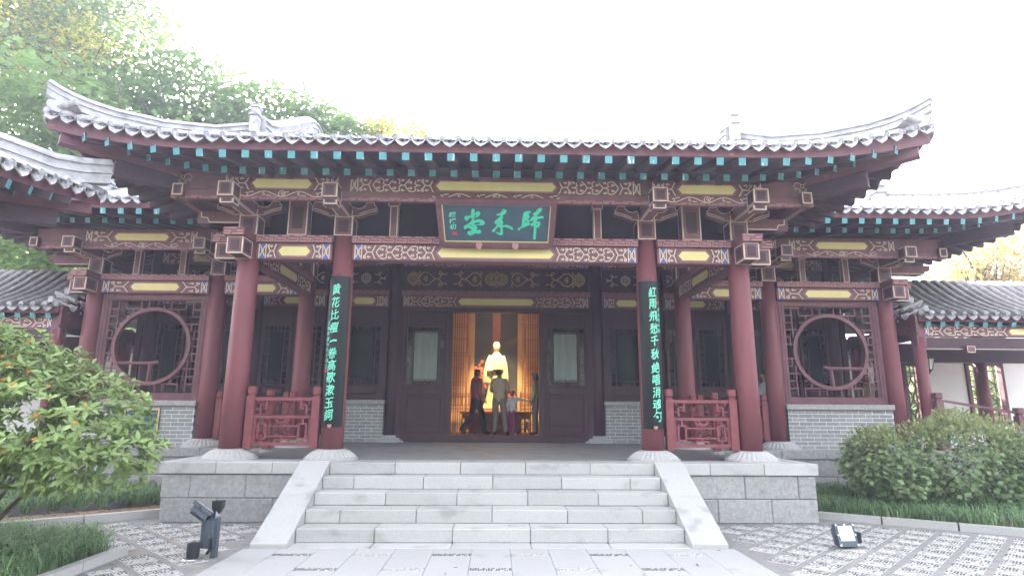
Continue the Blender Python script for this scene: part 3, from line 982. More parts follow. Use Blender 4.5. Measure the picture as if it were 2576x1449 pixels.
def moon_window(cx, mirror):
    y = DV - .02
    xa, xb, z0, z1 = cx - 1.125, cx + 1.125, 1.762, 3.998
    f = MB()
    cz, hw = 2.89, .945
    f.box(xa, xb, y, y + .13, z1 - .10, z1).box(xa, xb, y, y + .13, z0, z0 + .12)
    f.box(xa, xa + .10, y, y + .13, z0 + .12, z1 - .10).box(xb - .10, xb, y, y + .13, z0 + .12, z1 - .10)
    g = [(hw + .08, hw)]
    for (a, b) in g:
        f.box(cx - a, cx + a, y + .03, y + .10, cz + hw + .03, cz + a).box(cx - a, cx + a, y + .03, y + .10, cz - a, cz - hw - .03)
        f.box(cx - a, cx - hw, y + .03, y + .10, cz - hw - .03, cz + hw + .03).box(cx + hw, cx + a, y + .03, y + .10, cz - hw - .03, cz + hw + .03)
    o = f.build('moon_window', 'wood', hall)
    for k in (.0, .028):                  # raised mouldings
        a, b = xa + .05 + k * 2.2, xb - .05 - k * 2.2
        m_ = MB()
        za, zb = z0 + .05 + k * 2.2, z1 - .045 - k * 2.2
        m_.box(a, b, y - .014, y, zb, zb + .016).box(a, b, y - .014, y, za, za + .016).box(a, a + .016, y - .014, y, za, zb).box(b - .016, b, y - .014, y, za, zb)
        m_.build('moulding', 'wood', o)
    ro, ri = .825, .75
    n = 64
    rg = MB()
    R_ = []
    for i in range(n):
        t = 2 * math.pi * i / n
        c, s_ = math.cos(t), math.sin(t)
        R_.append([(cx + ro * c, y + .0, cz + ro * s_), (cx + ri * c, y + .0, cz + ri * s_), (cx + ri * c, y + .10, cz + ri * s_), (cx + ro * c, y + .10, cz + ro * s_)])
    vs = [p for r in R_ for p in r]
    fs = []
    for i in range(n):
        a, b = 4 * i, 4 * ((i + 1) % n)
        fs += [(a + k, a + (k + 1) % 4, b + (k + 1) % 4, b + k) for k in range(4)]
    rg.add(vs, fs).build('ring', 'wood', o)
    u = hw / 6
    H = [(1, 0, 1), (1, 2, 4.55), (2, 0, 2), (2, 1.0, 2.6), (3, 0, 1.72), (4, .9, 1.2), (4, 0, .55), (5, 0, .88), (6, 0, .78)]
    V = [(1, 0, 2), (2, 0, 3), (2, 1, 2.6), (3, 1, 1.74), (4, 0, 1.0), (5, 0, .9), (1, 3, 4), (.55, 4, 5.2), (1, 2, 3)]
    yb = y + .05
    for sx in (1, -1):
        for sz in (1, -1):
            if sz > 0 and sx < 0: Hh, Vv = H, V[:-1]
            else: Hh, Vv = H[:-1], V
            for (z, a, b) in Hh:
                bar(o, (cx + sx * (-hw + a * u), yb, cz + sz * (hw - z * u)), (cx + sx * (-hw + b * u), yb, cz + sz * (hw - z * u)))
            for (x, a, b) in Vv:
                bar(o, (cx + sx * (-hw + x * u), yb + .002, cz + sz * (hw - a * u)), (cx + sx * (-hw + x * u), yb + .002, cz + sz * (hw - b * u)))
    s = mirror
    b = MB().tube([(cx - s * .17, yb, 2.565), (cx - s * .09, yb, 2.535), (cx + s * .2, yb, 2.53), (cx + s * .70, yb, 2.53)], .036, 6)
    b.build('branch_bar', 'wood', o)
    MB().tube([(cx - s * .02, yb, 2.52), (cx + s * .0, yb, 2.10)], .034, 6).build('branch_bar', 'wood', o)

for sx in (-1, 1):
    cx = sx * (L3 + L4) / 2
    moon_window(cx, sx)
    dado(cx - 1.13, cx + 1.13, DV - .14, ZP + .0, 1.645, .115)
# dark inscribed tablet set in the left dado
t = thing("inscribed_tablet", "dark tablet with dull gold border in the brick below the left round window", "tablet", (-7.0, DV - .15, 1.0))
MB().box(-7.55, -6.83, DV - .165, DV - .12, .98, 1.60).build('slab', 'plaq', t)
b = MB()
for r in ((-7.55, -6.83, .98, 1.015), (-7.55, -6.83, 1.565, 1.60), (-7.55, -7.515, 1.015, 1.565), (-6.865, -6.83, 1.015, 1.565)):
    b.box(r[0], r[1], DV - .175, DV - .164, r[2], r[3])
b.build('border', 'gold', t)

# ---------------------------------------------------------------- hall wall: leaves, doors, beams
YW = D2 - .06
def leaf(x0, x1, z0, zt, pale_mid=0):
    """a lattice leaf: solid head, latticed glass, raised panels below"""
    o = MB()
    st = .075
    zw0, zw1 = 2.20, 3.62
    o.box(x0, x0 + st, YW - .05, YW + .05, z0, zt).box(x1 - st, x1, YW - .05, YW + .05, z0, zt)
    o.box(x0 + st, x1 - st, YW - .03, YW + .03, zw1, zt)
    for a, b in ((z0, z0 + .06), (1.905, 1.945), (2.14, zw0)) if z0 < 1.5 else ((z0, z0 + .06), (2.14, zw0)):
        o.box(x0 + st, x1 - st, YW - .045, YW + .045, a, b)
    o.box(x0 + st, x1 - st, YW - .015, YW + .015, z0 + .06, 2.14)
    q = o.build('door_leaf', 'wood2', hall)
    xa, xb = x0 + st, x1 - st
    pans = [(1.975, 2.115)]
    if z0 < 1.5:
        pans += [(1.25, 1.875), (1.075, 1.215)]
        MB().box(xa, xb, YW - .045, YW + .03, 1.225, 1.243).build('rail', 'wood2', q)
    for za, zb in pans:
        if za < z0 + .05: continue
        MB().cbox(xa + .05, xb - .05, YW - .034, YW - .01, za, zb, .012).build('raised_panel', 'wood2', q)
        b = MB()
        k = .02
        for r in ((xa + k, xb - k, zb + .0, zb + .014), (xa + k, xb - k, za - .014, za), (xa + k, xa + k + .014, za, zb), (xb - k - .014, xb - k, za, zb)):
            b.box(r[0], r[1], YW - .04, YW - .012, r[2], r[3])
        b.build('moulding', 'wood2', q)
        if zb - za > .4:
            fn = face((xa + xb) / 2, YW - .034, (za + zb) / 2)
            S = [spiral(0, 0, .16, 0, 1, 14, 1), spiral(0, 0, .07, 0, 1, 10, 1)]
            for i in range(6):
                S.append(spiral(.11 * math.cos(i * 1.047), .11 * math.sin(i * 1.047), .045, i, .9, 8, .4))
            for cx_ in (-1, 1):
                for cz_ in (-1, 1):
                    S.append(spiral(cx_ * ((xb - xa) / 2 - .12), cz_ * ((zb - za) / 2 - .07), .03, 0, .9, 7, .4))
            paint(q, fn, S, .016, 'wood2', 'carving', .012)
    MB().box(xa, xb, YW + .006, YW + .012, zw0, zw1).build('pane', 'glass', q)
    if pale_mid:                            # pale opaque sheet with reflections put into its colour; the clear outer strip shows through to the rear windows
        ca, cb = sorted((pale_mid * 1.45, pale_mid * 2.02))
        MB().box(ca, cb, YW + .0, YW + .005, zw0 + .1, zw1 - .1).build('reflection_pane', 'pane_refl', q)
    # lattice border
    ins = min(.13, (xb - xa) * .2)
    gx0, gx1, gz0, gz1 = xa + ins, xb - ins, zw0 + ins, zw1 - ins
    B = [((xa, gz0), (xb, gz0)), ((xa, gz1), (xb, gz1)), ((gx0, zw0), (gx0, zw1)), ((gx1, zw0), (gx1, zw1))]
    nz = 5
    for i in range(1, nz + 1):
        z = lerp(gz0, gz1, i / (nz + 1))
        for (a, b) in ((xa, gx0), (gx1, xb)):
            if i % 2: B.append(((a, z), (b, z)))
            else:
                m_ = (a + b) / 2
                B.append(((a, z), (m_, z))) if a == xa else B.append(((m_, z), (b, z)))
                B.append(((m_, z - .06), (m_, z)))
    nx = 3 if xb - xa > .5 else 2
    for i in range(1, nx + 1):
        x = lerp(gx0, gx1, i / (nx + 1))
        for (a, b) in ((zw0, gz0), (gz1, zw1)):
            B.append(((x, a), (x, b)))
    for (p, r) in B:
        bar(q, (p[0], YW - .012, p[1]), (r[0], YW - .012, r[1]), .022, .03, 'wood2')
    return q

def wall_box(name, *a, m='wood2'):
    return MB().box(*a).build(name, m, hall)

ZS = .965                                  # inner floor
wall_box('threshold', -2.36, 2.36, YW - .12, YW + .12, ZP - .02, 1.0)
for sx in (-1, 1):
    for xx, w in ((1.135, .06), (2.345, .07)):
        wall_box('door_post', min(sx * (xx - w), sx * (xx + w)), max(sx * (xx - w), sx * (xx + w)), YW - .07, YW + .07, 1.0, 4.0)
    a, b = sorted((sx * 1.2, sx * 2.27))
    leaf(a, b, 1.005, 3.99, pale_mid=sx)
wall_box('door_head', -2.42, 2.42, YW - .08, YW + .08, 4.0, 4.11)

def gold_x(u, k, h, s):                    # scrolling cross of a carved board
    S = []
    for q in (1, -1):
        S.append([(u + s * .0, 0), (u + s * .10, q * .05), (u + s * .20, q * .15), (u + s * .32, q * .17), (u + s * .40, q * .10), (u + s * .44, q * .02)])
        S.append([(u - s * .02, 0), (u - s * .09, q * .04), (u - s * .13, q * .12), (u - s * .22, q * .12), (u - s * .27, q * .15)])
        S.append(spiral(u - s * .09, q * .14, .055, 0, .9 * q, 9, .4))
        S.append(spiral(u + s * .27, q * .045, .05, math.pi, .9 * q, 9, .4))
        S.append([(u + s * .40, q * .10), (u + s * .45, q * .16), (u + s * .40, q * .19)])
    S.append([(u - s * .06, 0), (u + s * .06, 0)])
    return S
def medallion(u, r):
    S = [spiral(u, 0, r, 0, 1, 20, 1), spiral(u, 0, r * .62, 0, 1, 16, 1), spiral(u, 0, r * .26, 0, 1, 10, 1)]
    for i in range(10):
        t = i * math.pi / 5
        S.append([(u + r * .62 * math.cos(t), r * .62 * math.sin(t)), (u + r * math.cos(t), r * math.sin(t))])
    for q in (1, -1):
        S.append([(u, q * (r + .025)), (u, q * (r + .05))])
    return S

bays = [(-L4, -L3), (-L3, -L2), (-L2, -L1), (-L1, L1), (L1, L2), (L2, L3), (L3, L4)]
for (a, b) in bays:
    a2, b2 = a + .17, b - .17
    wide = b - a
    pan = 1.9 if wide > 4 else (.55 if wide < 2.2 else .95)
    painted_beam(hall, a2, b2, YW - .10, 4.115, 4.405, pan, w=.016)
    fret_plate(hall, a + .15, b - .15, YW - .15, 4.41, 4.53, dep=.25)
    o = wall_box('carved_board', a2, b2, YW - .02, YW + .05, 4.53, 5.15, m='wood2')
    painted_beam(hall, a2, b2, YW - .12, 5.152, 5.44, pan * .8, w=.016)
    wall_box('upper_wall', a2, b2, YW, YW + .1, 5.445, 6.6, m='wood2')
    fn = face((a + b) / 2, YW - .02, 4.86)
    if wide > 4:
        S = []
        S += medallion(0, .17) + medallion(-.13, .15) + medallion(.13, .15)
        S += gold_x(-.82, 1, 1, 1) + gold_x(.82, 1, 1, -1)
        S += gold_x(-1.52, 1, 1, -1) + gold_x(1.52, 1, 1, 1) + medallion(-2.10, .15) + medallion(2.10, .15)
        paint(o, fn, S, .026, 'gold', 'gilt_scrollwork', .012)
    else:
        S = medallion(0, .12)
        for q in (1, -1):
            S += [[(q * .18 + s[0] * q * .8, s[1] * .8) for s in st] for st in gold_x(.30, 1, 1, 1)]
        S = [[(p[0], p[1]) for p in st if abs(p[0]) < wide / 2 - .25] for st in S]
        paint(o, fn, [s for s in S if len(s) > 1], .014, 'cream', 'scrollwork', .004)
for sx in (-1, 1):
    # dado bay beside the doors
    a, b = sorted((sx * (L1 + .17), sx * (L2 - .17)))
    dado(a, b, YW - .08, ZP, 1.72, .11, th=.2)
    x1, x2, x3 = a + .10, (a + b) / 2, b - .10
    wall_box('window_post', a, a + .10, YW - .06, YW + .06, 1.84, 4.11)
    wall_box('window_post', b - .10, b, YW - .06, YW + .06, 1.84, 4.11)
    leaf(x1, x3, 1.84, 4.11)
    for (p, q, n) in ((L2, L3, 2), (L3, L4, 3)):
        a, b = sorted((sx * (p + .17), sx * (q - .17)))
        wall_box('threshold', a, b, YW - .1, YW + .1, ZP - .02, 1.0)
        w = (b - a) / n
        for i in range(n):
            leaf(a + i * w + .012, a + (i + 1) * w - .012, 1.002, 4.11)

# ---------------------------------------------------------------- interior
wall_box('inner_floor', -L4, L4, YW + .121, 20.3, ZP - .05, ZS, m='altar')
for (a, b, z0, z1) in ((-L4, -3.2, ZP - .05, 7), (-2.6, 2.6, ZP - .05, 7), (3.2, L4, ZP - .05, 7), (-3.2, -2.6, ZP - .05, 2.2), (-3.2, -2.6, 3.75, 7), (2.6, 3.2, ZP - .05, 2.2), (2.6, 3.2, 3.75, 7)):
    wall_box('rear_wall', a, b, 20.3, 20.5, z0, z1)
for sx in (-1, 1):                         # wooden wing panels past the corner posts of the hall wall
    wall_box('wing_panel', *sorted((sx * (L4 + .15), sx * 8.86)), YW - .04, YW + .04, ZP - .02, 4.4)
for sx in (-1, 1):
    wall_box('end_wall', *sorted((sx * (L4 + .02), sx * (L4 - .12))), D2 + .25, 20.3, ZP - .05, 7.0)
wall_box('inner_ceiling', -L4, L4, YW + .1, 20.4, 6.0, 6.1)
scr = []
for sx in (-1, 1):
    s = thing("lattice_screen", "%s warm-lit lattice screen beside the statue inside the doorway" % ("tall" if sx < 0 else "right-hand"), "screen", (sx * 1.3, 17.6, ZS), "lattice screens flanking the statue")
    s['label'] = ("dark wooden lattice screen glowing warm behind the visitor in dark red" if sx < 0 else
                  "dark wooden lattice screen glowing warm behind the visitor in olive")
    a, b = sorted((sx * .83, sx * 1.95))
    MB().box(a, a + .06, 17.58, 17.64, ZS, 5.2).box(b - .06, b, 17.58, 17.64, ZS, 5.2).build('frame', 'altar', s)
    n = 15
    for i in range(1, n):
        x = lerp(a + .06, b - .06, i / n)
        MB().box(x - .017, x + .017, 17.6, 17.62, ZS, 5.2).build('lattice_bar', 'altar', s)
    for z in (1.2, 1.55, 1.95, 2.3, 2.38, 2.8, 3.15, 3.23, 3.65, 4.0, 4.08, 4.5, 4.9):
        MB().box(a + .06, b - .06, 17.585, 17.60, z, z + .022).build('lattice_bar', 'altar', s)
    g = thing("lit_panel_wall", None, None, (sx * 1.5, 18.3, ZS))
    g['label'] = "amber lit timber wall behind the lattice screen on the %s side" % ("red shirt" if sx < 0 else "olive jacket")
    g['category'] = "wall"
    MB().box(*sorted((sx * .66, sx * 2.6)), 18.3, 18.4, ZS, 5.6).build('panel', 'glow', g)
    MB().box(*sorted((sx * .66, sx * .80)), 18.24, 18.298, ZS, 5.6).build('pilaster', 'glow', g)
bd = thing("backdrop_panel", "dark painted backdrop with clouds and coral plum blossom behind the statue", "backdrop", (0, 18.22, ZS))
MB().box(-.66, .66, 18.24, 18.3, ZS, 5.6).build('panel', 'navy', bd)
MB().box(-.11, .13, 18.215, 18.238, 3.0, 5.6).build('hanging_strip', 'altar', bd)
for (st, w) in (([(-.30, 2.25), (-.38, 2.55), (-.48, 2.75), (-.60, 2.86)], .05), ([(-.38, 2.55), (-.50, 2.58), (-.62, 2.70)], .03), ([(-.48, 2.75), (-.50, 2.95), (-.42, 3.05)], .03),
                ([(.25, 1.7), (.36, 1.95), (.46, 2.05)], .05), ([(.36, 1.95), (.42, 2.15)], .03), ([(.3, 1.8), (.5, 1.82)], .03)):
    MB().ribbon(st, w, lambda a, b, h: (a, 18.238 - h, b), 0, .012).build('blossom_branch', 'coral', bd)
for (x, z, r) in ((-.60, 2.86, .05), (-.46, 2.80, .09), (-.42, 3.05, .05), (-.50, 2.95, .035), (-.62, 2.70, .04), (-.34, 2.80, .06), (.46, 2.08, .11), (.40, 2.2, .06), (.54, 2.0, .07), (.5, 1.8, .05)):
    MB().prism([(x + r * (1 + .15 * math.cos(5 * i * .5236)) * math.cos(i * .5236), z + r * (1 + .15 * math.cos(5 * i * .5236)) * math.sin(i * .5236)) for i in range(12)],
               lambda a, b, h: (a, 18.235 - h, b), 0, .02).build('blossom', 'coral', bd)
tb = thing("altar_table", "long low brown altar table at the feet of the statue", "table", (0, 17.0, ZS))
MB().cbox(-.98, 1.05, 16.75, 17.25, 1.50, 1.56, .01).build('table_top', 'altar', tb)
MB().box(-.92, .99, 16.78, 16.81, 1.36, 1.498).build('apron', 'altar', tb)
for x in (-.92, -.55, -.2, .2, .55, .97):
    MB().box(x - .025, x + .025, 16.79, 16.84, ZS, 1.36).build('leg', 'altar', tb)
for z in (1.08, 1.22):
    MB().box(-.9, .95, 16.80, 16.83, z, z + .03).build('stretcher', 'altar', tb)
for i in range(9):
    x = -.80 + i * .2
    MB().box(x, x + .11, 16.85, 16.87, 1.12, 1.30).build('lattice_bar', 'altar', tb)
pl = thing("statue_plinth", "brown plinth carrying the pale robed statue", "plinth", (0, 17.6, ZS))
MB().cbox(-.75, .75, 17.27, 17.95, ZS, 1.60, .02).build('block', 'altar', pl)
for sx in (-1, 1):
    ch = thing("low_screen", "small carved chair-height rail standing by the lattice screen, %s" % ("dark red shirt side" if sx < 0 else "olive jacket side"), "low screen", (sx * 1.0, 17.1, ZS))
    a, b = sorted((sx * .72, sx * 1.5))
    for x in (a, b):
        MB().box(x - .025, x + .025, 17.28, 17.33, ZS, 2.12).build('post', 'altar', ch)
    for z in (1.62, 1.72, 1.98, 2.04):
        MB().box(a, b, 17.29, 17.32, z, z + .03).build('rail', 'altar', ch)
    for i in range(8):
        x = lerp(a, b, (i + .5) / 8)
        MB().box(x - .012, x + .012, 17.295, 17.315, 1.72, 1.98).build('bar', 'altar', ch)
def lamp(name, typ, loc, tgt, e, col, size=.3, spot=60):
    d = bpy.data.lights.new(name, typ)
    d.energy = e; d.color = col
    if typ == 'AREA': d.size = size
    else: d.shadow_soft_size = size
    if typ == 'SPOT': d.spot_size = R(spot); d.spot_blend = .6
    o = bpy.data.objects.new(name, d)
    COL.objects.link(o)
    o.location = loc
    o.rotation_euler = (Vector(loc) - Vector(tgt)).to_track_quat('Z', 'Y').to_euler()
    return o
lamp("statue_spot_lamp", 'SPOT', (0, 16.05, 5.75), (0, 17.5, 2.75), 270, (1, .76, .36), .10, 36)
lamp("screen_lamp", 'AREA', (-1.7, 17.95, 1.3), (-1.5, 18.3, 3.2), 1.9, (1, .58, .24), .5)
lamp("screen_lamp", 'AREA', (1.7, 17.95, 1.3), (1.5, 18.3, 3.2), 1.9, (1, .58, .24), .5)
lamp("floor_lamp", 'AREA', (0, 16.9, 4.9), (0, 16.4, 1.0), 3.5, (1, .62, .28), .8)
# ---------------------------------------------------------------- roof pieces shared by every eave
def tile_end_mesh():
    b = MB()
    n = 10
    r = .047
    pr = [(r, 0, 0), (r, .006, 1), (r * .98, .02, 1)]
    rings_ = []
    for (y, rr) in ((-.004, r * .82), (-.012, r), (.02, r * 1.02), (.38, r * .98)):
        rings_.append([(rr * math.cos(2 * math.pi * i / n), y, rr * math.sin(2 * math.pi * i / n) + max(0, y) * .42) for i in range(n)])
    b.rings(rings_)
    b.add([(0, -.016, 0)] + [(.02 * math.cos(k * 1.047), -.006, .02 * math.sin(k * 1.047)) for k in range(6)], [(0, 1 + k, 1 + (k + 1) % 6) for k in range(6)])
    return b.mesh("tile_end", 'tile', smooth=False)
def drip_mesh():
    b = MB()
    top = [(.090 * math.cos(t), -.022 - .05 * math.sin(t)) for t in [i * math.pi / 8 for i in range(9)]]
    bot = [(.094, -.008), (.092, -.060), (.068, -.095), (.034, -.118), (0, -.138), (-.034, -.118), (-.068, -.095), (-.092, -.060), (-.094, -.008)]
    vs = []
    for k in range(9):
        (x, z), (x2, z2) = top[k], bot[k]
        vs += [(x, 0, z), (x2, -.028, z2), (x2, -.008, z2), (x, .40, z + .40 * .42)]
    fs = []
    for k in range(8):
        a, c = 4 * k, 4 * k + 4
        fs += [(a, a + 1, c + 1, c), (a + 1, a + 2, c + 2, c + 1), (a, c, c + 3, a + 3)]
    b.add(vs, fs)
    # faint relief on the drop face
    for q in (-1, 1):
        b.ribbon(spiral(q * .034, -.062, .018, 0, .9, 7, .4), .007, lambda a, bb, h: (a, -.018 - h - .006, bb), 0, .004)
    return b.mesh("drip_tile", 'tile')
TE, DT = tile_end_mesh(), drip_mesh()
RAF = MB().add([(-.052, 0, -.055), (.052, 0, -.055), (.052, 0, .052), (-.052, 0, .052), (-.052, .92, -.055), (.052, .92, -.055), (.052, .92, .052), (-.052, .92, .052)],
               [(0, 1, 2, 3), (1, 5, 6, 2), (5, 4, 7, 6), (4, 0, 3, 7), (3, 2, 6, 7), (4, 5, 1, 0)], [1, 0, 0, 0, 0, 0]).mesh("rafter", ['rafter', 'teal'])
RAF2 = MB().add([(-.05, 0, -.05), (.05, 0, -.05), (.05, 0, .05), (-.05, 0, .05), (-.05, 1.5, -.05), (.05, 1.5, -.05), (.05, 1.5, .05), (-.05, 1.5, .05)],
                [(0, 1, 2, 3), (1, 5, 6, 2), (5, 4, 7, 6), (4, 0, 3, 7), (3, 2, 6, 7), (4, 5, 1, 0)], [1, 0, 0, 0, 0, 0]).mesh("inner_rafter", ['rafter', 'teal'])

def eave(root, P, s0, s1, nrm, tile_sp=.217, raf_sp=.315, fan=None, two=True, fh=.135, tiles=True, lowr=True, n=60, raf=True, skip=None, fgrow=None):
    """P(s) -> point on the top edge of the eave board; nrm(s) -> outward horizontal direction of tiles;
    fan(s) -> outward direction of rafters"""
    fan = fan or nrm
    ss = [lerp(s0, s1, i / n) for i in range(n + 1)]
    fb, sb, sb2 = MB(), MB(), MB()
    A, B, C, Dd, E_ = [], [], [], [], []
    for s in ss:
        p = Vector(P(s)); o = Vector((*nrm(s), 0)); f = Vector((*fan(s), 0))
        fz = fh + (fgrow(s) if fgrow else 0)
        A += [p + o * .0, p + o * .0 - Vector((0, 0, fz)), p - o * .04 - Vector((0, 0, fz)), p - o * .04]
        C += [p - o * .045 - Vector((0, 0, fh - .01)), p - f * 1.0 + Vector((0, 0, .20 - fh + .01))]
        E_ += [p - f * .55 + Vector((0, 0, .00 - fh)), p - f * 2.0 + Vector((0, 0, .36 - fh))]
    k = len(ss)
    fb.add(A, [q for i in range(k - 1) for q in [(4 * i + a, 4 * i + 4 + a, 4 * i + 4 + (a + 1) % 4, 4 * i + (a + 1) % 4) for a in range(4)]])
    fb.build('eave_board', 'fascia', root)
    sb.add(C, [(2 * i, 2 * i + 2, 2 * i + 3, 2 * i + 1) for i in range(k - 1)])
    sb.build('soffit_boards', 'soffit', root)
    # arc length walk
    L = [0]
    for i in range(k - 1):
        L.append(L[-1] + (Vector(P(ss[i + 1])) - Vector(P(ss[i]))).length)
    def at(d):
        for i in range(k - 1):
            if L[i + 1] >= d:
                return lerp(ss[i], ss[i + 1], (d - L[i]) / max(1e-6, L[i + 1] - L[i]))
        return s1
    if tiles:
        m = int(L[-1] / tile_sp)
        for i in range(m + 1):
            s = at((i + .0) * L[-1] / m)
            p, o = P(s), nrm(s)
            rz = math.atan2(o[0], -o[1])
            inst("tile_end", TE, root, (p[0] + o[0] * .05, p[1] + o[1] * .05, p[2] + .052), rz, rx=random.uniform(-.05, .05), sc=random.uniform(.95, 1.05))
            if i < m:
                s = at((i + .5) * L[-1] / m)
                p, o = P(s), nrm(s)
                rz = math.atan2(o[0], -o[1])
                inst("drip_tile", DT, root, (p[0] + o[0] * .075, p[1] + o[1] * .075, p[2] + .05), rz + random.uniform(-.05, .05), rx=random.uniform(-.06, .08), sc=random.uniform(.95, 1.06))
    if raf:
        m = int(L[-1] / raf_sp)
        for i in range(m):
            s = at((i + .5) * L[-1] / m)
            p, o = P(s), fan(s)
            if skip and skip(p): continue
            rz = math.atan2(o[0], -o[1])
            inst("rafter", RAF, root, (p[0] - o[0] * .02, p[1] - o[1] * .02, p[2] - fh - .058), rz, rx=.205)
            if lowr:
                inst("inner_rafter", RAF2, root, (p[0] - o[0] * .60, p[1] - o[1] * .60, p[2] - fh - .068), rz, rx=.19)
    if lowr:
        sb2.add(E_, [(2 * i, 2 * i + 2, 2 * i + 3, 2 * i + 1) for i in range(k - 1)])
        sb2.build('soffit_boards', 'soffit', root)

def ridge(root, pts, w=.17, h=.26, name='hip_ridge', cap=.075, m='ridge'):
    """layered ridge: plaster body, a projecting string course and a rounded cap of tiles"""
    pts = [Vector(p) for p in pts]
    b = MB()
    def sweep(ww, z0, z1):
        rr = []
        for i, p in enumerate(pts):
            d = (pts[min(i + 1, len(pts) - 1)] - pts[max(0, i - 1)])
            d.z = 0
            d.normalize()
            n = Vector((d.y, -d.x, 0))
            rr.append([p + n * (-ww / 2) + Vector((0, 0, z0)), p + n * (ww / 2) + Vector((0, 0, z0)), p + n * (ww / 2) + Vector((0, 0, z1)), p + n * (-ww / 2) + Vector((0, 0, z1))])
        b.rings(rr)
    sweep(w, 0, h * .42)
    sweep(w * 1.32, h * .42 + .001, h * .52)
    sweep(w * .9, h * .52 + .001, h * .80)
    sweep(w * 1.3, h * .80 + .001, h * .88)
    b.tube([p + Vector((0, 0, h * .90)) for p in pts], cap, 8)
    return b.build(name, m, root)

def corner_fn(xc, ye, ze, x0, rise, push=.10, yb=None):
    """front eave: point on the eave for abscissa x"""
    def P(x):
        t = max(0, (abs(x) - x0) / (xc - x0))
        return (x, ye - push * t ** 2, ze + rise * t ** 2.4)
    def N(x): return (0.0, -1.0)
    def F(x):
        t = max(0, (abs(x) - x0 * .96) / (xc - x0 * .96))
        a = R(45) * min(1, t) ** 1.2
        s = 1 if x > 0 else -1
        return (s * math.sin(a), -math.cos(a))
    return P, N, F
def side_fn(sx, xc, ye, ze, y0, rise, push=.10):
    yc = ye - push
    def P(y):
        t = max(0, (y0 - y) / (y0 - yc))
        return (sx * (xc - push + push * t ** 2), y, ze + rise * t ** 2.4)
    def N(y): return (float(sx), 0.0)
    def F(y):
        t = max(0, (y0 - y) / (y0 - yc))
        a = R(45) * min(1, t) ** 1.2
        return (sx * math.cos(a), -math.sin(a))
    return P, N, F

def slope_sheet(root, xs_, yfun, zfun, name='roof_surface', n=6, rows=True):
    """tiled slope between the eave and the line yfun gives; plus a barrel of tiles over every joint"""
    b = MB()
    V = []
    for x in xs_:
        y0, y1 = yfun(x)
        for j in range(n + 1):
            y = lerp(y0, y1, j / n)
            V.append((x, y, zfun(x, y)))
    k = n + 1
    b.add(V, [(i * k + j, (i + 1) * k + j, (i + 1) * k + j + 1, i * k + j + 1) for i in range(len(xs_) - 1) for j in range(n)])
    return b.build(name, 'tiled', root)

# ---------------------------------------------------------------- porch roof
proof = thing("x", None, None)
bpy.data.objects.remove(proof)
proof = MB().box(-.02, .02, 12.0, 12.04, 6.9, 6.94).build('porch_roof', 'tiled', hall)
XC, YE, ZE = 6.22, 7.86, 5.305
P, N, F = corner_fn(XC, YE, ZE, 3.6, .285)
eave(proof, P, -XC, XC, N, fan=F, n=90, skip=lambda p: abs(p[0]) > XC - .42, fgrow=lambda x: .07 * max(0, (abs(x) - 3.6) / 2.6) ** 1.5)
def zs_front(x, y):
    t = max(0, (abs(x) - 3.6) / (XC - 3.6))
    e = max(0, y - YE)
    return ZE + .06 + .40 * e + .018 * e * e + .285 * t ** 2.4 * max(0, 1 - e / 1.6)
def hip_y(x):
    return 9.25 - (abs(x) - 3.95) / (XC - 3.95) * (9.25 - YE + .1)
def y_range(x):
    return (P(x)[1] - .0, 11.8 if abs(x) <= 3.95 else max(P(x)[1] + .01, hip_y(x)))
xs_ = [lerp(-XC, XC, i / 57) for i in range(58)]
slope_sheet(proof, xs_, y_range, zs_front)
for x in xs_[1:-1]:
    y0, y1 = y_range(x)
    MB().tube([(x, lerp(y0 + .3, y1, j / 4), zs_front(x, lerp(y0 + .3, y1, j / 4)) + .02) for j in range(5)], .046, 6, caps=False).build('tile_row', 'tile', proof)
MB().add([(-3.95, 11.8, 7.22), (3.95, 11.8, 7.22), (3.95, 12.5, 7.3), (-3.95, 12.5, 7.3), (3.95, 15.0, 6.2), (-3.95, 15.0, 6.2)], [(0, 1, 2, 3), (3, 2, 4, 5)]).build('roof_surface', 'tiled', proof)
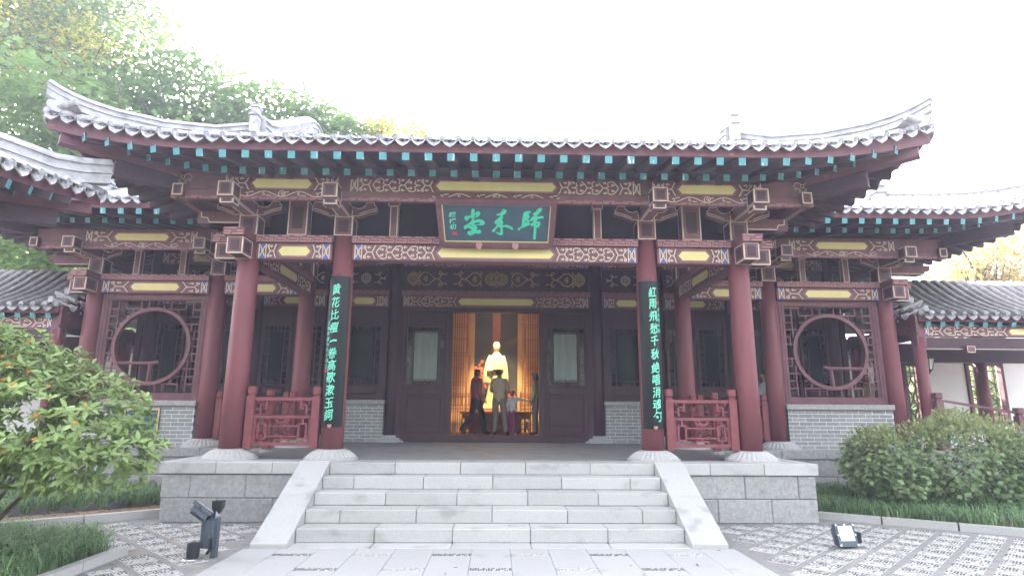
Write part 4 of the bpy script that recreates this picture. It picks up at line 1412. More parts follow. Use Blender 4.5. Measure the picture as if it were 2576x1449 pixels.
for sx in (-1, 1):
    Ps, Ns, Fs = side_fn(sx, XC, YE, ZE, 9.9, .285)
    eave(proof, Ps, YE - .1, 10.95, Ns, fan=Fs, n=40, skip=lambda p: p[1] < YE + .38)
    V = []
    ys = [lerp(YE - .1, 12.2, i / 20) for i in range(21)]
    for y in ys:
        xi = 3.95 if y > 9.25 else 3.95 + (9.25 - y) / (9.25 - YE + .1) * (XC - 3.95)
        xo = abs(Ps(min(y, 10.95))[0]); zo = Ps(y)[2] + .06
        for j in range(5):
            x = lerp(xo, xi, j / 4)
            V.append((sx * x, y, zo + (xo - x) * .31 if y > 9.25 else lerp(zo, zs_front(xi, y), j / 4)))
    MB().add(V, [(i * 5 + j, (i + 1) * 5 + j, (i + 1) * 5 + j + 1, i * 5 + j + 1) for i in range(20) for j in range(4)]).build('roof_surface', 'tiled', proof)
    MB().add([(sx * 3.9, 9.3, 5.9), (sx * 3.9, 11.8, 7.2), (sx * 3.9, 12.5, 7.25), (sx * 3.9, 15, 6.0)], [(0, 1, 2, 3)]).build('gable_wall', 'fascia', proof)
    # hip ridge with its upturned tip
    ridge(proof, [(sx * x, y, z) for x, y, z in ((3.98, 9.22, 6.02), (4.5, 8.92, 5.80), (5.1, 8.52, 5.68), (5.6, 8.18, 5.665), (5.85, 7.99, 5.69), (6.02, 7.87, 5.735), (6.15, 7.78, 5.79), (6.26, 7.70, 5.85))], .13, .22, cap=.06)
    ti = MB().prism([(0, .0), (.20, .02), (.25, .12), (.10, .16), (0, .12)], lambda a, b, w: (sx * (6.02 + a * .8) + w * .7 * sx, 7.88 - a * .8 + w * .7, 5.60 + b * 1.3), -.06, .06)
    ti.build('ridge_foot', 'ridge', proof)
    # descending gable ridge: end post, dip and rounded crest
    ridge(proof, [(sx * 3.95, y, z) for y, z in ((9.22, 6.05), (9.45, 6.08), (9.8, 6.22), (10.4, 6.56), (11.1, 6.98), (11.5, 7.20), (11.8, 7.30), (12.05, 7.28), (12.3, 7.15))], .2, .30, 'gable_ridge', cap=.09)
    e = MB()
    e.cbox(sx * 3.97 - .065, sx * 3.97 + .065, 9.02, 9.18, 6.0, 6.30, .015)
    e.cbox(sx * 3.97 - .085, sx * 3.97 + .085, 9.0, 9.20, 6.30, 6.345, .012)
    e.cbox(sx * 3.97 - .06, sx * 3.97 + .06, 9.03, 9.17, 6.346, 6.44, .012)
    e.cbox(sx * 3.97 - .08, sx * 3.97 + .08, 9.01, 9.19, 6.441, 6.475, .012)
    e.lathe([(.06, 0), (.05, .02), (.02, .035)], (sx * 3.97, 9.10, 6.476), 10)
    e.build('ridge_post', 'ridge', proof)
    # corner beams
    cb = MB().beam((sx * 4.0, 9.75, 4.98), (sx * 5.60, 8.30, 5.03), .17, .22, up=(0, 0, 1)).build('corner_beam', 'rafter', proof)
    MB().beam((sx * 4.3, 9.45, 5.16), (sx * 6.10, 7.86, 5.31), .17, .20).build('corner_beam', 'fascia', proof)
    for q in ((5.35, 8.75, 4.99), (5.12, 9.05, 4.98)):
        MB().cbox(sx * q[0] - .05, sx * q[0] + .05, q[1] - .05, q[1] + .05, q[2] - .02, q[2] + .13, .012).build('pendant_block', 'wood', proof)

# ---------------------------------------------------------------- hall roof
hroof = MB().box(-.02, .02, 16.0, 16.04, 7.6, 7.64).build('main_roof', 'tiled', hall)
HX, HY, HZ = 10.86, 10.80, 5.425
Ph, Nh, Fh = corner_fn(HX, HY, HZ, 8.4, .30)
def hz(x, y):
    t = max(0, (abs(x) - 8.4) / (HX - 8.4))
    e = max(0, y - HY)
    return HZ + .06 + .40 * e + .012 * e * e + .30 * t ** 2.4 * max(0, 1 - e / 1.6)
for sx in (-1, 1):
    a, b = sorted((sx * 5.9, sx * HX))
    eave(hroof, Ph, a, b, Nh, fan=Fh, n=60)
    def hr(x):
        y0 = Ph(x)[1]
        ax = abs(x)
        return (y0, 16.5 if ax <= 8.55 else max(y0 + .01, 12.85 - (ax - 8.55) / (HX - 8.55) * (12.85 - HY + .1)))
    hx = [lerp(a, b, i / 24) for i in range(25)]
    slope_sheet(hroof, hx, hr, hz)
    for x in hx[1:-1]:
        y0, y1 = hr(x)
        MB().tube([(x, lerp(y0 + .3, y1, j / 4), hz(x, lerp(y0 + .3, y1, j / 4)) + .02) for j in range(5)], .046, 6, caps=False).build('tile_row', 'tile', hroof)
    Ps, Ns, Fs = side_fn(sx, HX, HY, HZ, 12.9, .30)
    eave(hroof, Ps, HY - .1, 17.0, Ns, fan=Fs, n=40)
    MB().add([(sx * (HX - .1), 10.8, 5.6), (sx * (HX - .1), 20.5, 5.5), (sx * 8.55, 20.5, 6.3), (sx * 8.55, 12.85, 6.32)], [(0, 1, 2, 3)]).build('roof_surface', 'tiled', hroof)
    MB().add([(sx * 8.5, 12.9, 6.1), (sx * 8.5, 16.5, 8.1), (sx * 8.5, 20, 6.2)], [(0, 1, 2)]).build('gable_wall', 'fascia', hroof)
    hp = [(sx * x, y, z) for x, y, z in ((8.6, 12.75, 6.18), (9.2, 12.2, 5.98), (9.8, 11.65, 5.80), (10.3, 11.2, 5.73), (10.7, 10.85, 5.76), (10.98, 10.6, 5.88))]
    ridge(hroof, hp, .15, .10, 'hip_ridge', cap=.03)
    # open band of arched tiles along the hip
    for row in range(3):
        for i in range(26):
            t = (i + .5 * (row % 2)) / 26
            k = t * (len(hp) - 1)
            j = min(int(k), len(hp) - 2)
            p = vlerp(hp[j], hp[j + 1], k - j)
            d = Vector(hp[j + 1]) - Vector(hp[j]); d.z = 0; d.normalize()
            arc = []
            for q in range(6):
                th = math.pi * q / 5
                arc.append((p[0] + d.x * .062 * math.cos(th), p[1] + d.y * .062 * math.cos(th), p[2] + .10 + row * .065 + .066 * math.sin(th)))
            MB().tube(arc, .016, 4, caps=False).build('arched_tile', 'tile', hroof)
    MB().tube([(p[0], p[1], p[2] + .34) for p in hp], .035, 6).build('ridge_cap', 'ridge', hroof)
    ridge(hroof, [(sx * 8.58, y, z) for y, z in ((12.6, 6.15), (12.9, 6.2), (13.4, 6.42), (14.5, 7.1), (15.6, 7.75), (16.3, 8.0))], .2, .26, 'gable_ridge', cap=.09)
    e = MB()
    e.cbox(sx * 8.6 - .11, sx * 8.6 + .11, 12.38, 12.66, 6.08, 6.42, .015)
    e.cbox(sx * 8.6 - .15, sx * 8.6 + .15, 12.34, 12.70, 6.42, 6.47, .012)
    e.cbox(sx * 8.6 - .10, sx * 8.6 + .10, 12.40, 12.64, 6.471, 6.58, .012)
    e.cbox(sx * 8.6 - .14, sx * 8.6 + .14, 12.36, 12.68, 6.581, 6.63, .012)
    e.build('ridge_post', 'ridge', hroof)
    MB().beam((sx * 8.5, 12.85, 5.10), (sx * 10.35, 11.15, 5.22), .17, .22).build('corner_beam', 'rafter', hroof)
    MB().beam((sx * 8.8, 12.55, 5.32), (sx * 10.75, 10.80, 5.55), .15, .17).build('corner_beam', 'fascia', hroof)
MB().add([(-8.5, 16.5, 8.1), (8.5, 16.5, 8.1), (8.5, 21, 6), (-8.5, 21, 6)], [(0, 1, 2, 3)]).build('roof_surface', 'tiled', hroof)
MB().add([(-5.9, 11.5, 5.75), (5.9, 11.5, 5.75), (8.5, 16.5, 8.05), (-8.5, 16.5, 8.05)], [(0, 1, 2, 3)]).build('roof_surface', 'tiled', hroof)
# boarded ceilings of porch and verandah
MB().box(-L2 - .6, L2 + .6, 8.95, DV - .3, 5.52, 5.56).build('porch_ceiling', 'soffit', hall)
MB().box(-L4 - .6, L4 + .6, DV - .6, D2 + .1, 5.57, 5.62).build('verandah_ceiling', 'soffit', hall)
# ---------------------------------------------------------------- side gallery on the left (its upturned eave corner)
gal = thing("side_gallery", "side gallery with an upturned grey eave corner reaching in at the left edge", "gallery", (-8.6, 7.0, 0))
GX, GY = -5.74, 8.22
def gP(y):
    t = max(0, (y - 5.2) / (GY - 5.2))
    return (GX + .08 * t ** 4, y, 4.17 + .40 * t ** .95)
def gN(y): return (1.0, 0.0)
def gF(y):
    t = max(0, (y - 5.6) / (GY - 5.6))
    a = R(48) * t ** 1.2
    return (math.cos(a), math.sin(a))
groof = MB().add([(-5.7, 1.5, 4.22), (-5.7, 5.2, 4.22), (-5.7, 6.7, 4.46), (-5.6, GY, 4.60), (-6.6, 7.25, 4.83), (-7.4, 6.45, 5.05), (-8.6, 5.25, 5.5), (-8.6, 1.5, 5.5)],
                 [(0, 1, 7), (1, 6, 7), (1, 2, 5, 6), (2, 3, 4, 5)]).build('gallery_roof', 'tiled', gal)
eave(groof, gP, 1.8, GY, gN, fan=gF, n=50, skip=lambda p: p[1] > GY - .22)
ridge(groof, [(-7.6, 6.2, 4.98), (-7.0, 6.8, 4.84), (-6.46, 7.34, 4.73), (-6.26, 7.54, 4.69), (-6.04, 7.76, 4.64), (-5.82, 7.98, 4.67), (-5.58, 8.22, 4.75)], .17, .34, cap=.08)
MB().add([(-5.6, GY, 4.58), (-9, GY, 4.45), (-8.6, 5.25, 5.5), (-6.6, 7.25, 4.83)], [(0, 1, 2, 3)]).build('roof_surface', 'tiled', groof)
MB().beam((-7.4, 6.5, 4.02), (-6.0, 7.9, 4.12), .17, .20).build('corner_beam', 'rafter', groof)
MB().beam((-7.2, 6.7, 4.20), (-5.74, 8.16, 4.36), .15, .16).build('corner_beam', 'fascia', groof)
MB().box(-6.92, -6.75, 1.5, 7.1, 3.72, 4.0).build('eave_purlin', 'wood', gal)
MB().box(-7.6, -7.3, 1.5, 6.8, 3.0, 3.5).build('lintel_beam', 'wood', gal)
MB().box(-9, -6.9, 6.3, 6.5, 3.0, 3.5).build('lintel_beam', 'wood', gal)
for y in (6.4, 3.2):
    MB().tube([(-7.45, y, .15), (-7.45, y, 3.6)], .16, 20).build('column', 'col', gal, smooth=True)
    MB().lathe(BASE_PROF, (-7.45, y, 0), 28).build('base_stone', 'carve', gal)

# ---------------------------------------------------------------- lower corridors joining the hall on both sides
def corridor(sx):
    t = thing("covered_corridor", "low tiled corridor with red column and hanging lantern joining the hall on the right" if sx > 0 else
              "low tiled corridor roof behind the orange-flowered bush on the left", "corridor", (sx * 11.5, 13.5, .6))
    x0, x1 = 9.02, 14.6
    ye, yr, ze, zr = 12.30, 13.95, 3.66, 4.70
    def zc(y):
        k = (y - ye) / (yr - ye)
        return lerp(ze, zr, k) - .10 * math.sin(math.pi * k)
    V = []
    n = 10
    for x in (x0, x1):
        for j in range(n + 1):
            V.append((sx * x, lerp(ye, yr, j / n), zc(lerp(ye, yr, j / n))))
        V += [(sx * x, yr + .12, zr + .0), (sx * x, yr + 1.7, ze)]
    k = n + 3
    rf = MB().add(V, [(j, k + j, k + j + 1, j + 1) for j in range(k - 1)]).build('corridor_roof', 'tiled', t)
    m = int((x1 - x0) / .236)
    for i in range(m + 1):
        x = sx * (x0 + .06 + i * .236)
        pts = [(x, lerp(ye + .02, yr, j / 8), zc(lerp(ye + .02, yr, j / 8)) + .028) for j in range(9)] + [(x, yr + .10, zr + .045), (x, yr + .25, zr - .05)]
        b = MB().tube(pts, .062, 8)
        for j in range(1, 8):              # lap joints between the barrel tiles
            p = Vector(vlerp(pts[j], pts[j], 0)); q = Vector(pts[j + 1])
            d = (q - p).normalized()
            b.tube([p - d * .008, p + d * .012], .066, 8)
        b.build('tile_row', 'tiled', rf, smooth=False)
        inst("tile_end", TE, rf, (x, ye - .0, ze + .035), 0, rx=random.uniform(-.04, .04), sc=1.25)
        if i < m:
            inst("drip_tile", DT, rf, (x + sx * .118, ye - .04, ze + .03), 0, rx=random.uniform(-.05, .05), sc=1.12)
    MB().box(*sorted((sx * x0, sx * x1)), ye + .02, ye + .06, ze - .145, ze - .02).build('eave_board', 'fascia', rf)
    for i in range(18):
        x = sx * (x0 + .22 + i * .31)
        inst("rafter", RAF, rf, (x, ye + .05, ze - .20), 0, rx=.42)
    MB().add([(sx * x0, ye + .06, ze - .13), (sx * x1, ye + .06, ze - .13), (sx * x1, yr, zr - .28), (sx * x0, yr, zr - .28)], [(0, 1, 2, 3)]).build('soffit_boards', 'soffit', rf)
    # rake: barge board, drip tiles turned to the side, stepped ridge with end block
    ib = x0 - .10
    bb = MB().prism([(ye + .02, ze - .02), (yr, zr - .02), (yr, zr - .42), (ye + .6, ze - .38), (ye + .12, ze - .46), (ye + .02, ze - .40)], lambda a, b, w: (w, a, b), *sorted((sx * (ib + .02), sx * (ib + .07)))).build('barge_board', 'fascia', rf)
    fl = MB()
    for (a, b_) in ((0, 0), (.09, .03), (-.09, .03), (.0, .11), (.06, -.09), (-.06, -.09)):
        fl.add([(sx * (ib + .015), ye + .62 + a + .03 * math.cos(q * 1.047), ze + .02 + b_ + .03 * math.sin(q * 1.047)) for q in range(6)] + [(sx * (ib + .0), ye + .62 + a, ze + .02 + b_)], [(q, (q + 1) % 6, 6) for q in range(6)])
    fl.build('plum_flower_studs', 'cream', bb)
    for j in range(6):
        y = lerp(ye + .12, yr - .1, j / 5)
        z = zc(y)
        rz = R(90) if sx < 0 else R(-90)
        inst("drip_tile", DT, rf, (sx * (ib - .10), y, z - .01), rz, sc=1.1)
        inst("tile_end", TE, rf, (sx * (ib - .06), y + .13, z + .08), rz, sc=1.15)
    for k_, dx in ((0, .10), (1, .23)):
        MB().tube([(sx * (ib + dx), lerp(ye + .05, yr, j / 8), zc(lerp(ye + .05, yr, j / 8)) + .045) for j in range(9)], .06, 8).build('tile_row', 'tiled', rf)
    rp = MB()
    for j in range(5):
        y = lerp(ye + .12, ye + .95, j / 4)
        rp.cbox(sx * (x0 + .20) - .055, sx * (x0 + .20) + .055, y - .10, y + .11, zc(y) + .02, zc(y) + .15 + .02 * j, .012)
    rp.cbox(sx * (x0 + .2) - .09, sx * (x0 + .2) + .09, ye + .80, ye + 1.04, zc(ye + .95) + .25, zc(ye + .95) + .30, .012)
    rp.cbox(sx * (x0 + .2) - .07, sx * (x0 + .2) + .07, ye + .83, ye + 1.01, zc(ye + .95) + .301, zc(ye + .95) + .36, .012)
    rp.cbox(sx * (x0 + .2) - .095, sx * (x0 + .2) + .095, ye + .80, ye + 1.04, zc(ye + .95) + .361, zc(ye + .95) + .40, .012)
    rp.build('rake_ridge', 'ridge', rf)
    # beams, columns
    a, b = sorted((sx * 9.2, sx * 14.6))
    painted_beam(t, a, b, 12.5, 3.22, 3.44, 1.6, dep=.16, name='painted_beam')
    o = MB().box(a, b, 12.46, 12.64, 2.93, 3.19).build('lintel_beam', 'wood2', t)
    paint(o, face((a + b) / 2, 12.46, 2.945), [[(-2.7, 0), (2.7, 0)]], .012, 'cream', 'edge_line')
    for x in (10.1, 11.6):
        outlined_box(t, sx * x - .09, sx * x + .09, 12.36, 12.455, 2.86, 3.0, 'hanging_block', 'f', inner=False, w=.012)
    MB().box(a, b, 14.75, 14.95, 2.85, 3.3).build('lintel_beam', 'wood2', t)
    for (x, y, r) in ((9.12, 12.55, .115), (13.1, 12.55, .115), (12.32, 14.9, .14), (9.15, 14.9, .13)):
        MB().tube([(sx * x, y, .6), (sx * x, y, 3.2)], r, 20).build('column', 'col', t, smooth=True)
        MB().box(sx * x - .1, sx * x + .1, y - .1, y + .1, 3.0, 3.5).build('column_head', 'wood', t)
    MB().beam((sx * 9.12, 12.5, 3.3), (sx * 9.12, 15.5, 3.3), .16, .3).build('tie_beam', 'wood2', t)
    MB().box(*sorted((sx * 9.45, sx * 15)), 12.3, 15.8, -.1, .70).build('corridor_floor', 'stone2', t)
    return t
corridor(1); corridor(-1)
ln = thing("wall_lantern", "small black glazed lantern hanging under the right corridor eave", "lantern", (9.75, 13.2, 2.65))
MB().lathe([(.02, .30), (.16, .27), (.17, .25), (.14, .24)], (9.75, 13.2, 2.55), 8).build('cap', 'dark', ln)
MB().lathe([(.06, 0), (.125, .24)], (9.75, 13.2, 2.55), 6).build('glass', 'lens', ln)
b = MB()
for i in range(6):
    a = i * 1.047
    b.beam((9.75 + .064 * math.cos(a), 13.2 + .064 * math.sin(a), 2.55), (9.75 + .13 * math.cos(a), 13.2 + .13 * math.sin(a), 2.79), .014, .014)
b.lathe([(.005, -.10), (.02, -.06), (.065, 0), (.07, .01)], (9.75, 13.2, 2.55), 8)
b.tube([(9.75, 13.2, 2.85), (9.75, 13.2, 3.05)], .012, 6)
b.build('bars', 'dark', ln)

# ---------------------------------------------------------------- white garden walls beyond
def white_wall(sx):
    w = thing("garden_wall", "white plastered garden wall with lattice windows beyond the right corridor" if sx > 0 else
              "white plastered garden wall glimpsed through the left round window", "wall", (sx * 12, 16.1, 0))
    segs = [(8.75, 11.0, 0, 3.02), (11.0, 11.55, 0, 1.05), (11.0, 11.55, 2.95, 3.02), (11.55, 12.78, 0, 3.02), (12.78, 13.85, 0, 1.3), (12.78, 13.85, 2.98, 3.02), (13.85, 19, 0, 3.02)]
    for a, b, z0, z1 in segs:
        MB().box(*sorted((sx * a, sx * b)), 16.0, 16.24, z0, z1).build('wall_panel', 'white', w)
    MB().box(*sorted((sx * 8.75, sx * 19)), 15.94, 16.30, 3.021, 3.10).build('cornice', 'ridge', w)
    MB().add([(sx * 8.75, 15.85, 3.12), (sx * 19, 15.85, 3.12), (sx * 19, 16.12, 3.38), (sx * 8.75, 16.12, 3.38), (sx * 19, 16.4, 3.12), (sx * 8.75, 16.4, 3.12)], [(0, 1, 2, 3), (3, 2, 4, 5)]).build('coping', 'tiled', w)
    MB().tube([(sx * 8.75, 16.12, 3.42), (sx * 19, 16.12, 3.42)], .07, 8).build('coping_ridge', 'ridge', w)
    for i in range(32):
        x = sx * (8.85 + i * .2)
        inst("tile_end", TE, w, (x, 15.83, 3.16), 0)
        inst("drip_tile", DT, w, (x + sx * .1, 15.80, 3.15), 0)
    for a, b, z0, z1 in ((11.02, 11.53, 1.06, 2.94), (12.80, 13.83, 1.31, 2.97)):
        f = MB()
        f.box(*sorted((sx * a, sx * (a + .08))), 15.95, 16.1, z0, z1).box(*sorted((sx * (b - .08), sx * b)), 15.95, 16.1, z0, z1)
        f.box(*sorted((sx * a, sx * b)), 15.95, 16.1, z0 + .001, z0 + .09).box(*sorted((sx * a, sx * b)), 15.95, 16.1, z1 - .09, z1 - .001)
        o = f.build('window_frame', 'wood', w)
        cx, cz = (a + b) / 2, (z0 + z1) / 2
        hw, hh = (b - a) / 2 - .08, (z1 - z0) / 2 - .09
        L_ = [((-hw * .62, -hh), (-hw * .62, hh)), ((hw * .62, -hh), (hw * .62, hh)), ((-hw, hh * .78), (hw, hh * .78)), ((-hw, -hh * .78), (hw, -hh * .78)),
              ((-hw * .62, hh * .3), (0, hh * .6)), ((0, hh * .6), (hw * .62, hh * .3)), ((hw * .62, hh * .3), (0, 0)), ((0, 0), (-hw * .62, hh * .3)),
              ((-hw * .62, -hh * .3), (0, -hh * .6)), ((0, -hh * .6), (hw * .62, -hh * .3)), ((hw * .62, -hh * .3), (0, 0)), ((0, 0), (-hw * .62, -hh * .3)),
              ((0, hh * .6), (0, hh)), ((0, -hh * .6), (0, -hh))]
        for p, q in L_:
            bar(o, (sx * (cx + p[0]), 16.03, cz + p[1]), (sx * (cx + q[0]), 16.03, cz + q[1]), .028, .03, 'bark')
white_wall(1); white_wall(-1)
rw = thing("rear_court_wall", "white court wall glimpsed through the rear windows of the hall", "wall", (0, 22.6, 0))
MB().box(-6, 6, 22.5, 22.7, 0, 4.2).build('wall_panel', 'white', rw)
# corridor handrail on the right
hr_ = thing("corridor_railing", "low red handrail dropping away behind the right shrub", "railing", (10, 12.42, .7))
for x, z in ((9.26, 2.02), (10.95, 1.72), (12.6, 1.72)):
    MB().cbox(x - .075, x + .075, 12.34, 12.49, .7, z - .17, .008).cbox(x - .055, x + .055, 12.36, 12.47, z - .17, z - .13, .006).cbox(x - .08, x + .08, 12.335, 12.495, z - .13, z, .02).build('post', 'wood', hr_)
for za, zb, w in ((1.86, 1.62, .045), (1.55, 1.33, .035), (1.10, .90, .045)):
    MB().beam((9.33, 12.42, za), (10.88, 12.42, zb), w, w).build('rail', 'wood', hr_)
    MB().beam((11.02, 12.42, zb), (12.55, 12.42, zb), w, w).build('rail', 'wood', hr_)
for i in range(10):
    x = 9.42 + i * .145
    k = (x - 9.33) / 1.55
    MB().box(x - .014, x + .014, 12.405, 12.435, lerp(1.10, .95, k) + .03, lerp(1.55, 1.36, k) - .02).build('bar', 'wood', hr_)
    MB().box(x + 1.7 - .014, x + 1.7 + .014, 12.405, 12.435, .98, 1.34).build('bar', 'wood', hr_)
rk = thing("garden_rock", "pale weathered garden rock at the right edge behind the shrub", "rock", (9.9, 11.0, 0))
def rock(b, c, s, seed):
    rnd = random.Random(seed)
    n, m = 10, 7
    rings_ = []
    for j in range(m):
        ph = math.pi * (j + .35) / (m)
        rings_.append([(c[0] + s[0] * math.sin(ph) * math.cos(2 * math.pi * i / n) * rnd.uniform(.75, 1.15), c[1] + s[1] * math.sin(ph) * math.sin(2 * math.pi * i / n) * rnd.uniform(.75, 1.15), c[2] - s[2] * math.cos(ph) * rnd.uniform(.9, 1.08)) for i in range(n)])
    b.rings(rings_)
b = MB(); rock(b, (9.9, 11.0, .6), (.55, .4, .72), 3); rock(b, (9.55, 10.9, .35), (.35, .3, .5), 5); rock(b, (10.3, 11.2, .4), (.4, .35, .55), 8)
b.build('body', 'stone', rk)

# ---------------------------------------------------------------- hillside behind
import numpy as np
def hill_z(x, y):
    a = max(0, y - 19.5)
    l = smoothstep((-x + 3) / 18)
    return .3 + a * (.10 + .50 * l) + (max(0, x - 6) * .05 if y > 20 else 0)
hv, hf = [], []
nx, ny = 60, 26
for j in range(ny):
    for i in range(nx):
        x, y = -70 + i * 140 / (nx - 1), 18.5 + (j / (ny - 1)) ** 1.5 * 70
        hv.append((x, y, hill_z(x, y) + .35 * math.sin(x * .9 + y) * math.sin(y * .7) if j else -.1))
for j in range(ny - 1):
    for i in range(nx - 1):
        hf.append((j * nx + i, j * nx + i + 1, (j + 1) * nx + i + 1, (j + 1) * nx + i))
hl = MB().add(hv, hf).build("hillside", 'hill', smooth=True)
hl['kind'] = 'structure'
# ---------------------------------------------------------------- thin tinted air, added mainly to imitate lens veil
hz_m = bpy.data.materials.new("veil_mist")
hz_m.use_nodes = True
_nt = hz_m.node_tree
for _x in list(_nt.nodes):
    if _x.type == 'BSDF_PRINCIPLED': _nt.nodes.remove(_x)
_pv = _nt.nodes.new("ShaderNodeVolumePrincipled")
_pv.inputs["Color"].default_value = (.78, .79, 1.0, 1)
_pv.inputs["Anisotropy"].default_value = 0.30
_pv.inputs["Density"].default_value = 0.0050
_nt.links.new(_pv.outputs["Volume"], _nt.nodes["Material Output"].inputs["Volume"])
M['veil_mist'] = hz_m
MB().box(-130, 130, -130, 130, -1.1, 46).build("haze", 'veil_mist')['kind'] = 'stuff'
# ---------------------------------------------------------------- red railings
def railing(name, label, p, q, posts, group="red railings between the porch and verandah columns", foot=False, flip=False):
    """p, q ends (x, y); posts = fractions along with (t, has_foot)"""
    t = thing(name, label, "railing", ((p[0] + q[0]) / 2, (p[1] + q[1]) / 2, ZP), group)
    P, Q = Vector((p[0], p[1], 0)), Vector((q[0], q[1], 0))
    L = (Q - P).length
    d = (Q - P).normalized()
    n = Vector((-d.y, d.x, 0))
    def pt(a, z, o=0.0):
        v = P + d * a + n * o
        return (v.x, v.y, z)
    def member(nm, a0, z0, a1, z1, w, dp=.045, parent=t):
        return MB().beam(pt(a0, z0), pt(a1, z1), dp, w, 0, up=(0, 0, 1) if abs(z1 - z0) < abs(a1 - a0) else tuple(n)).build(nm, 'rail', parent)
    for a, ft in posts:
        b = MB()
        c = P + d * a
        z0 = 1.0 if not ft else ZP + .05
        w = .062
        b.cbox(c.x - w, c.x + w, c.y - w, c.y + w, z0, 1.80, .006)
        b.cbox(c.x - w - .004, c.x + w + .004, c.y - w - .004, c.y + w + .004, 1.735, 1.80 + .001, .012)
        b.cbox(c.x - .042, c.x + .042, c.y - .042, c.y + .042, 1.80, 1.825, .004)
        b.cbox(c.x - .062, c.x + .062, c.y - .062, c.y + .062, 1.825, 1.955, .022)
        o = b.build('post', 'rail', t)
        if ft:
            MB().lathe([(.12, 0), (.12, .025), (.09, .05)], (c.x, c.y, ZP), 14).build('foot_stone', 'stone2', t)
    aa = [a for a, _ in posts]
    for i in range(len(aa) - 1):
        a0, a1 = aa[i] + .062, aa[i + 1] - .062
        l = a1 - a0
        member('top_rail', a0, 1.76, a1, 1.76, .05, .075)
        member('rail', a0, 1.485, a1, 1.485, .045, .06)
        member('rail', a0, 1.075, a1, 1.075, .05, .06)
        for a in (a0 + .02, a1 - .02):
            member('stile', a, 1.10, a, 1.46, .03)
        X = lambda f: a0 + f * l
        B = []
        # fretwork panel below
        for s in (0, 1):
            g = (lambda f: f) if s == 0 else (lambda f: 1 - f)
            B += [((g(.07), 1.38), (g(.23), 1.38)), ((g(.07), 1.155), (g(.23), 1.155)), ((g(.085), 1.155), (g(.085), 1.38)), ((g(.215), 1.155), (g(.215), 1.38)),
                  ((g(.15), 1.38), (g(.15), 1.46)), ((g(.15), 1.10), (g(.15), 1.155)), ((g(.02), 1.345), (g(.085), 1.345)), ((g(.02), 1.19), (g(.085), 1.19))]
            # scroll in the upper band
            B += [((g(.02), 1.60), (g(.10), 1.60)), ((g(.10), 1.53), (g(.10), 1.67)), ((g(.10), 1.67), (g(.20), 1.67)), ((g(.20), 1.60), (g(.20), 1.735)), ((g(.06), 1.69), (g(.06), 1.735)), ((g(.14), 1.62), (g(.20), 1.62))]
        B += [((.215, 1.345), (.785, 1.345)), ((.215, 1.19), (.785, 1.19)), ((.5, 1.345), (.5, 1.40)), ((.40, 1.40), (.60, 1.40)), ((.40, 1.40), (.40, 1.46)), ((.60, 1.40), (.60, 1.46)),
              ((.5, 1.14), (.5, 1.19)), ((.39, 1.14), (.61, 1.14)), ((.39, 1.10), (.39, 1.14)), ((.61, 1.10), (.61, 1.14))]
        for (p0, p1) in B:
            member('lattice_bar', X(p0[0]), p0[1], X(p1[0]), p1[1], .024, .034)
    return t
for sx, side in ((-1, "left"), (1, "right")):
    a, b = sorted((sx * (L2 - .20), sx * (L1 + .20)))
    l = b - a
    railing("porch_railing", "red fretwork railing between the two front porch columns by the %s couplet board" % side,
            (a - .0, D1 - .02), (b, D1 - .02), [(.07, False), (l - .07, False)])
    xs = sx * (L2 + .02)
    l = DV - D1 - .5
    railing("porch_railing", "red side railing running back from the %s front porch column to the verandah" % side,
            (xs, D1 + .25), (xs, DV - .25), [(.06, False), (l * .5, True), (l - .06, False)])
    a, b = sorted((sx * (L2 + .2), sx * (L3 - .2)))
    l = b - a
    railing("verandah_railing", "red railing beside the %s verandah window, mostly hidden behind the front column" % side,
            (a, DV), (b, DV), [(.06, False), (l - .06, False)])

# ---------------------------------------------------------------- lettering
def glyph(ch, size, bold=.0, shear=.0):
    c = bpy.data.curves.new("glyph", 'FONT')
    c.body = ch
    c.size = size
    c.offset = bold * size
    c.shear = shear
    c.resolution_u = 2
    o = bpy.data.objects.new("glyph", c)
    COL.objects.link(o)
    bpy.context.view_layer.update()
    me = o.evaluated_get(bpy.context.evaluated_depsgraph_get()).to_mesh()
    vs = [tuple(v.co) for v in me.vertices]
    fs = [tuple(p.vertices) for p in me.polygons]
    o.to_mesh_clear()
    bpy.data.objects.remove(o)
    bpy.data.curves.remove(c)
    import bmesh                          # short edges, so that the strokes can follow the curved board
    bm = bmesh.new()
    bv = [bm.verts.new((v[0], v[1], 0)) for v in vs]
    for f_ in fs:
        try: bm.faces.new([bv[q] for q in f_])
        except ValueError: pass
    bmesh.ops.triangulate(bm, faces=bm.faces[:])
    for _ in range(4):
        le = [e for e in bm.edges if e.calc_length() > .22 * size]
        if not le: break
        bmesh.ops.subdivide_edges(bm, edges=le, cuts=1)
        bmesh.ops.triangulate(bm, faces=bm.faces[:])
    bm.verts.index_update()
    vs = [tuple(v.co) for v in bm.verts]
    fs = [tuple(v.index for v in f_.verts) for f_ in bm.faces]
    bm.free()
    xs = [v[0] for v in vs]; ys = [v[1] for v in vs]
    cx, cy = (min(xs) + max(xs)) / 2, (min(ys) + max(ys)) / 2
    return [(v[0] - cx, v[1] - cy) for v in vs], fs, (max(xs) - min(xs)), (max(ys) - min(ys))
def brushy(v, k, seed):                    # hand-written unevenness
    x, y = v
    return (x + k * math.sin(9 / max(.05, k * 8) * 0 + y * 60 + seed) * .12 + y * .06, y * 1.05 + x * .12 + k * math.sin(x * 55 + seed * 2) * .10)

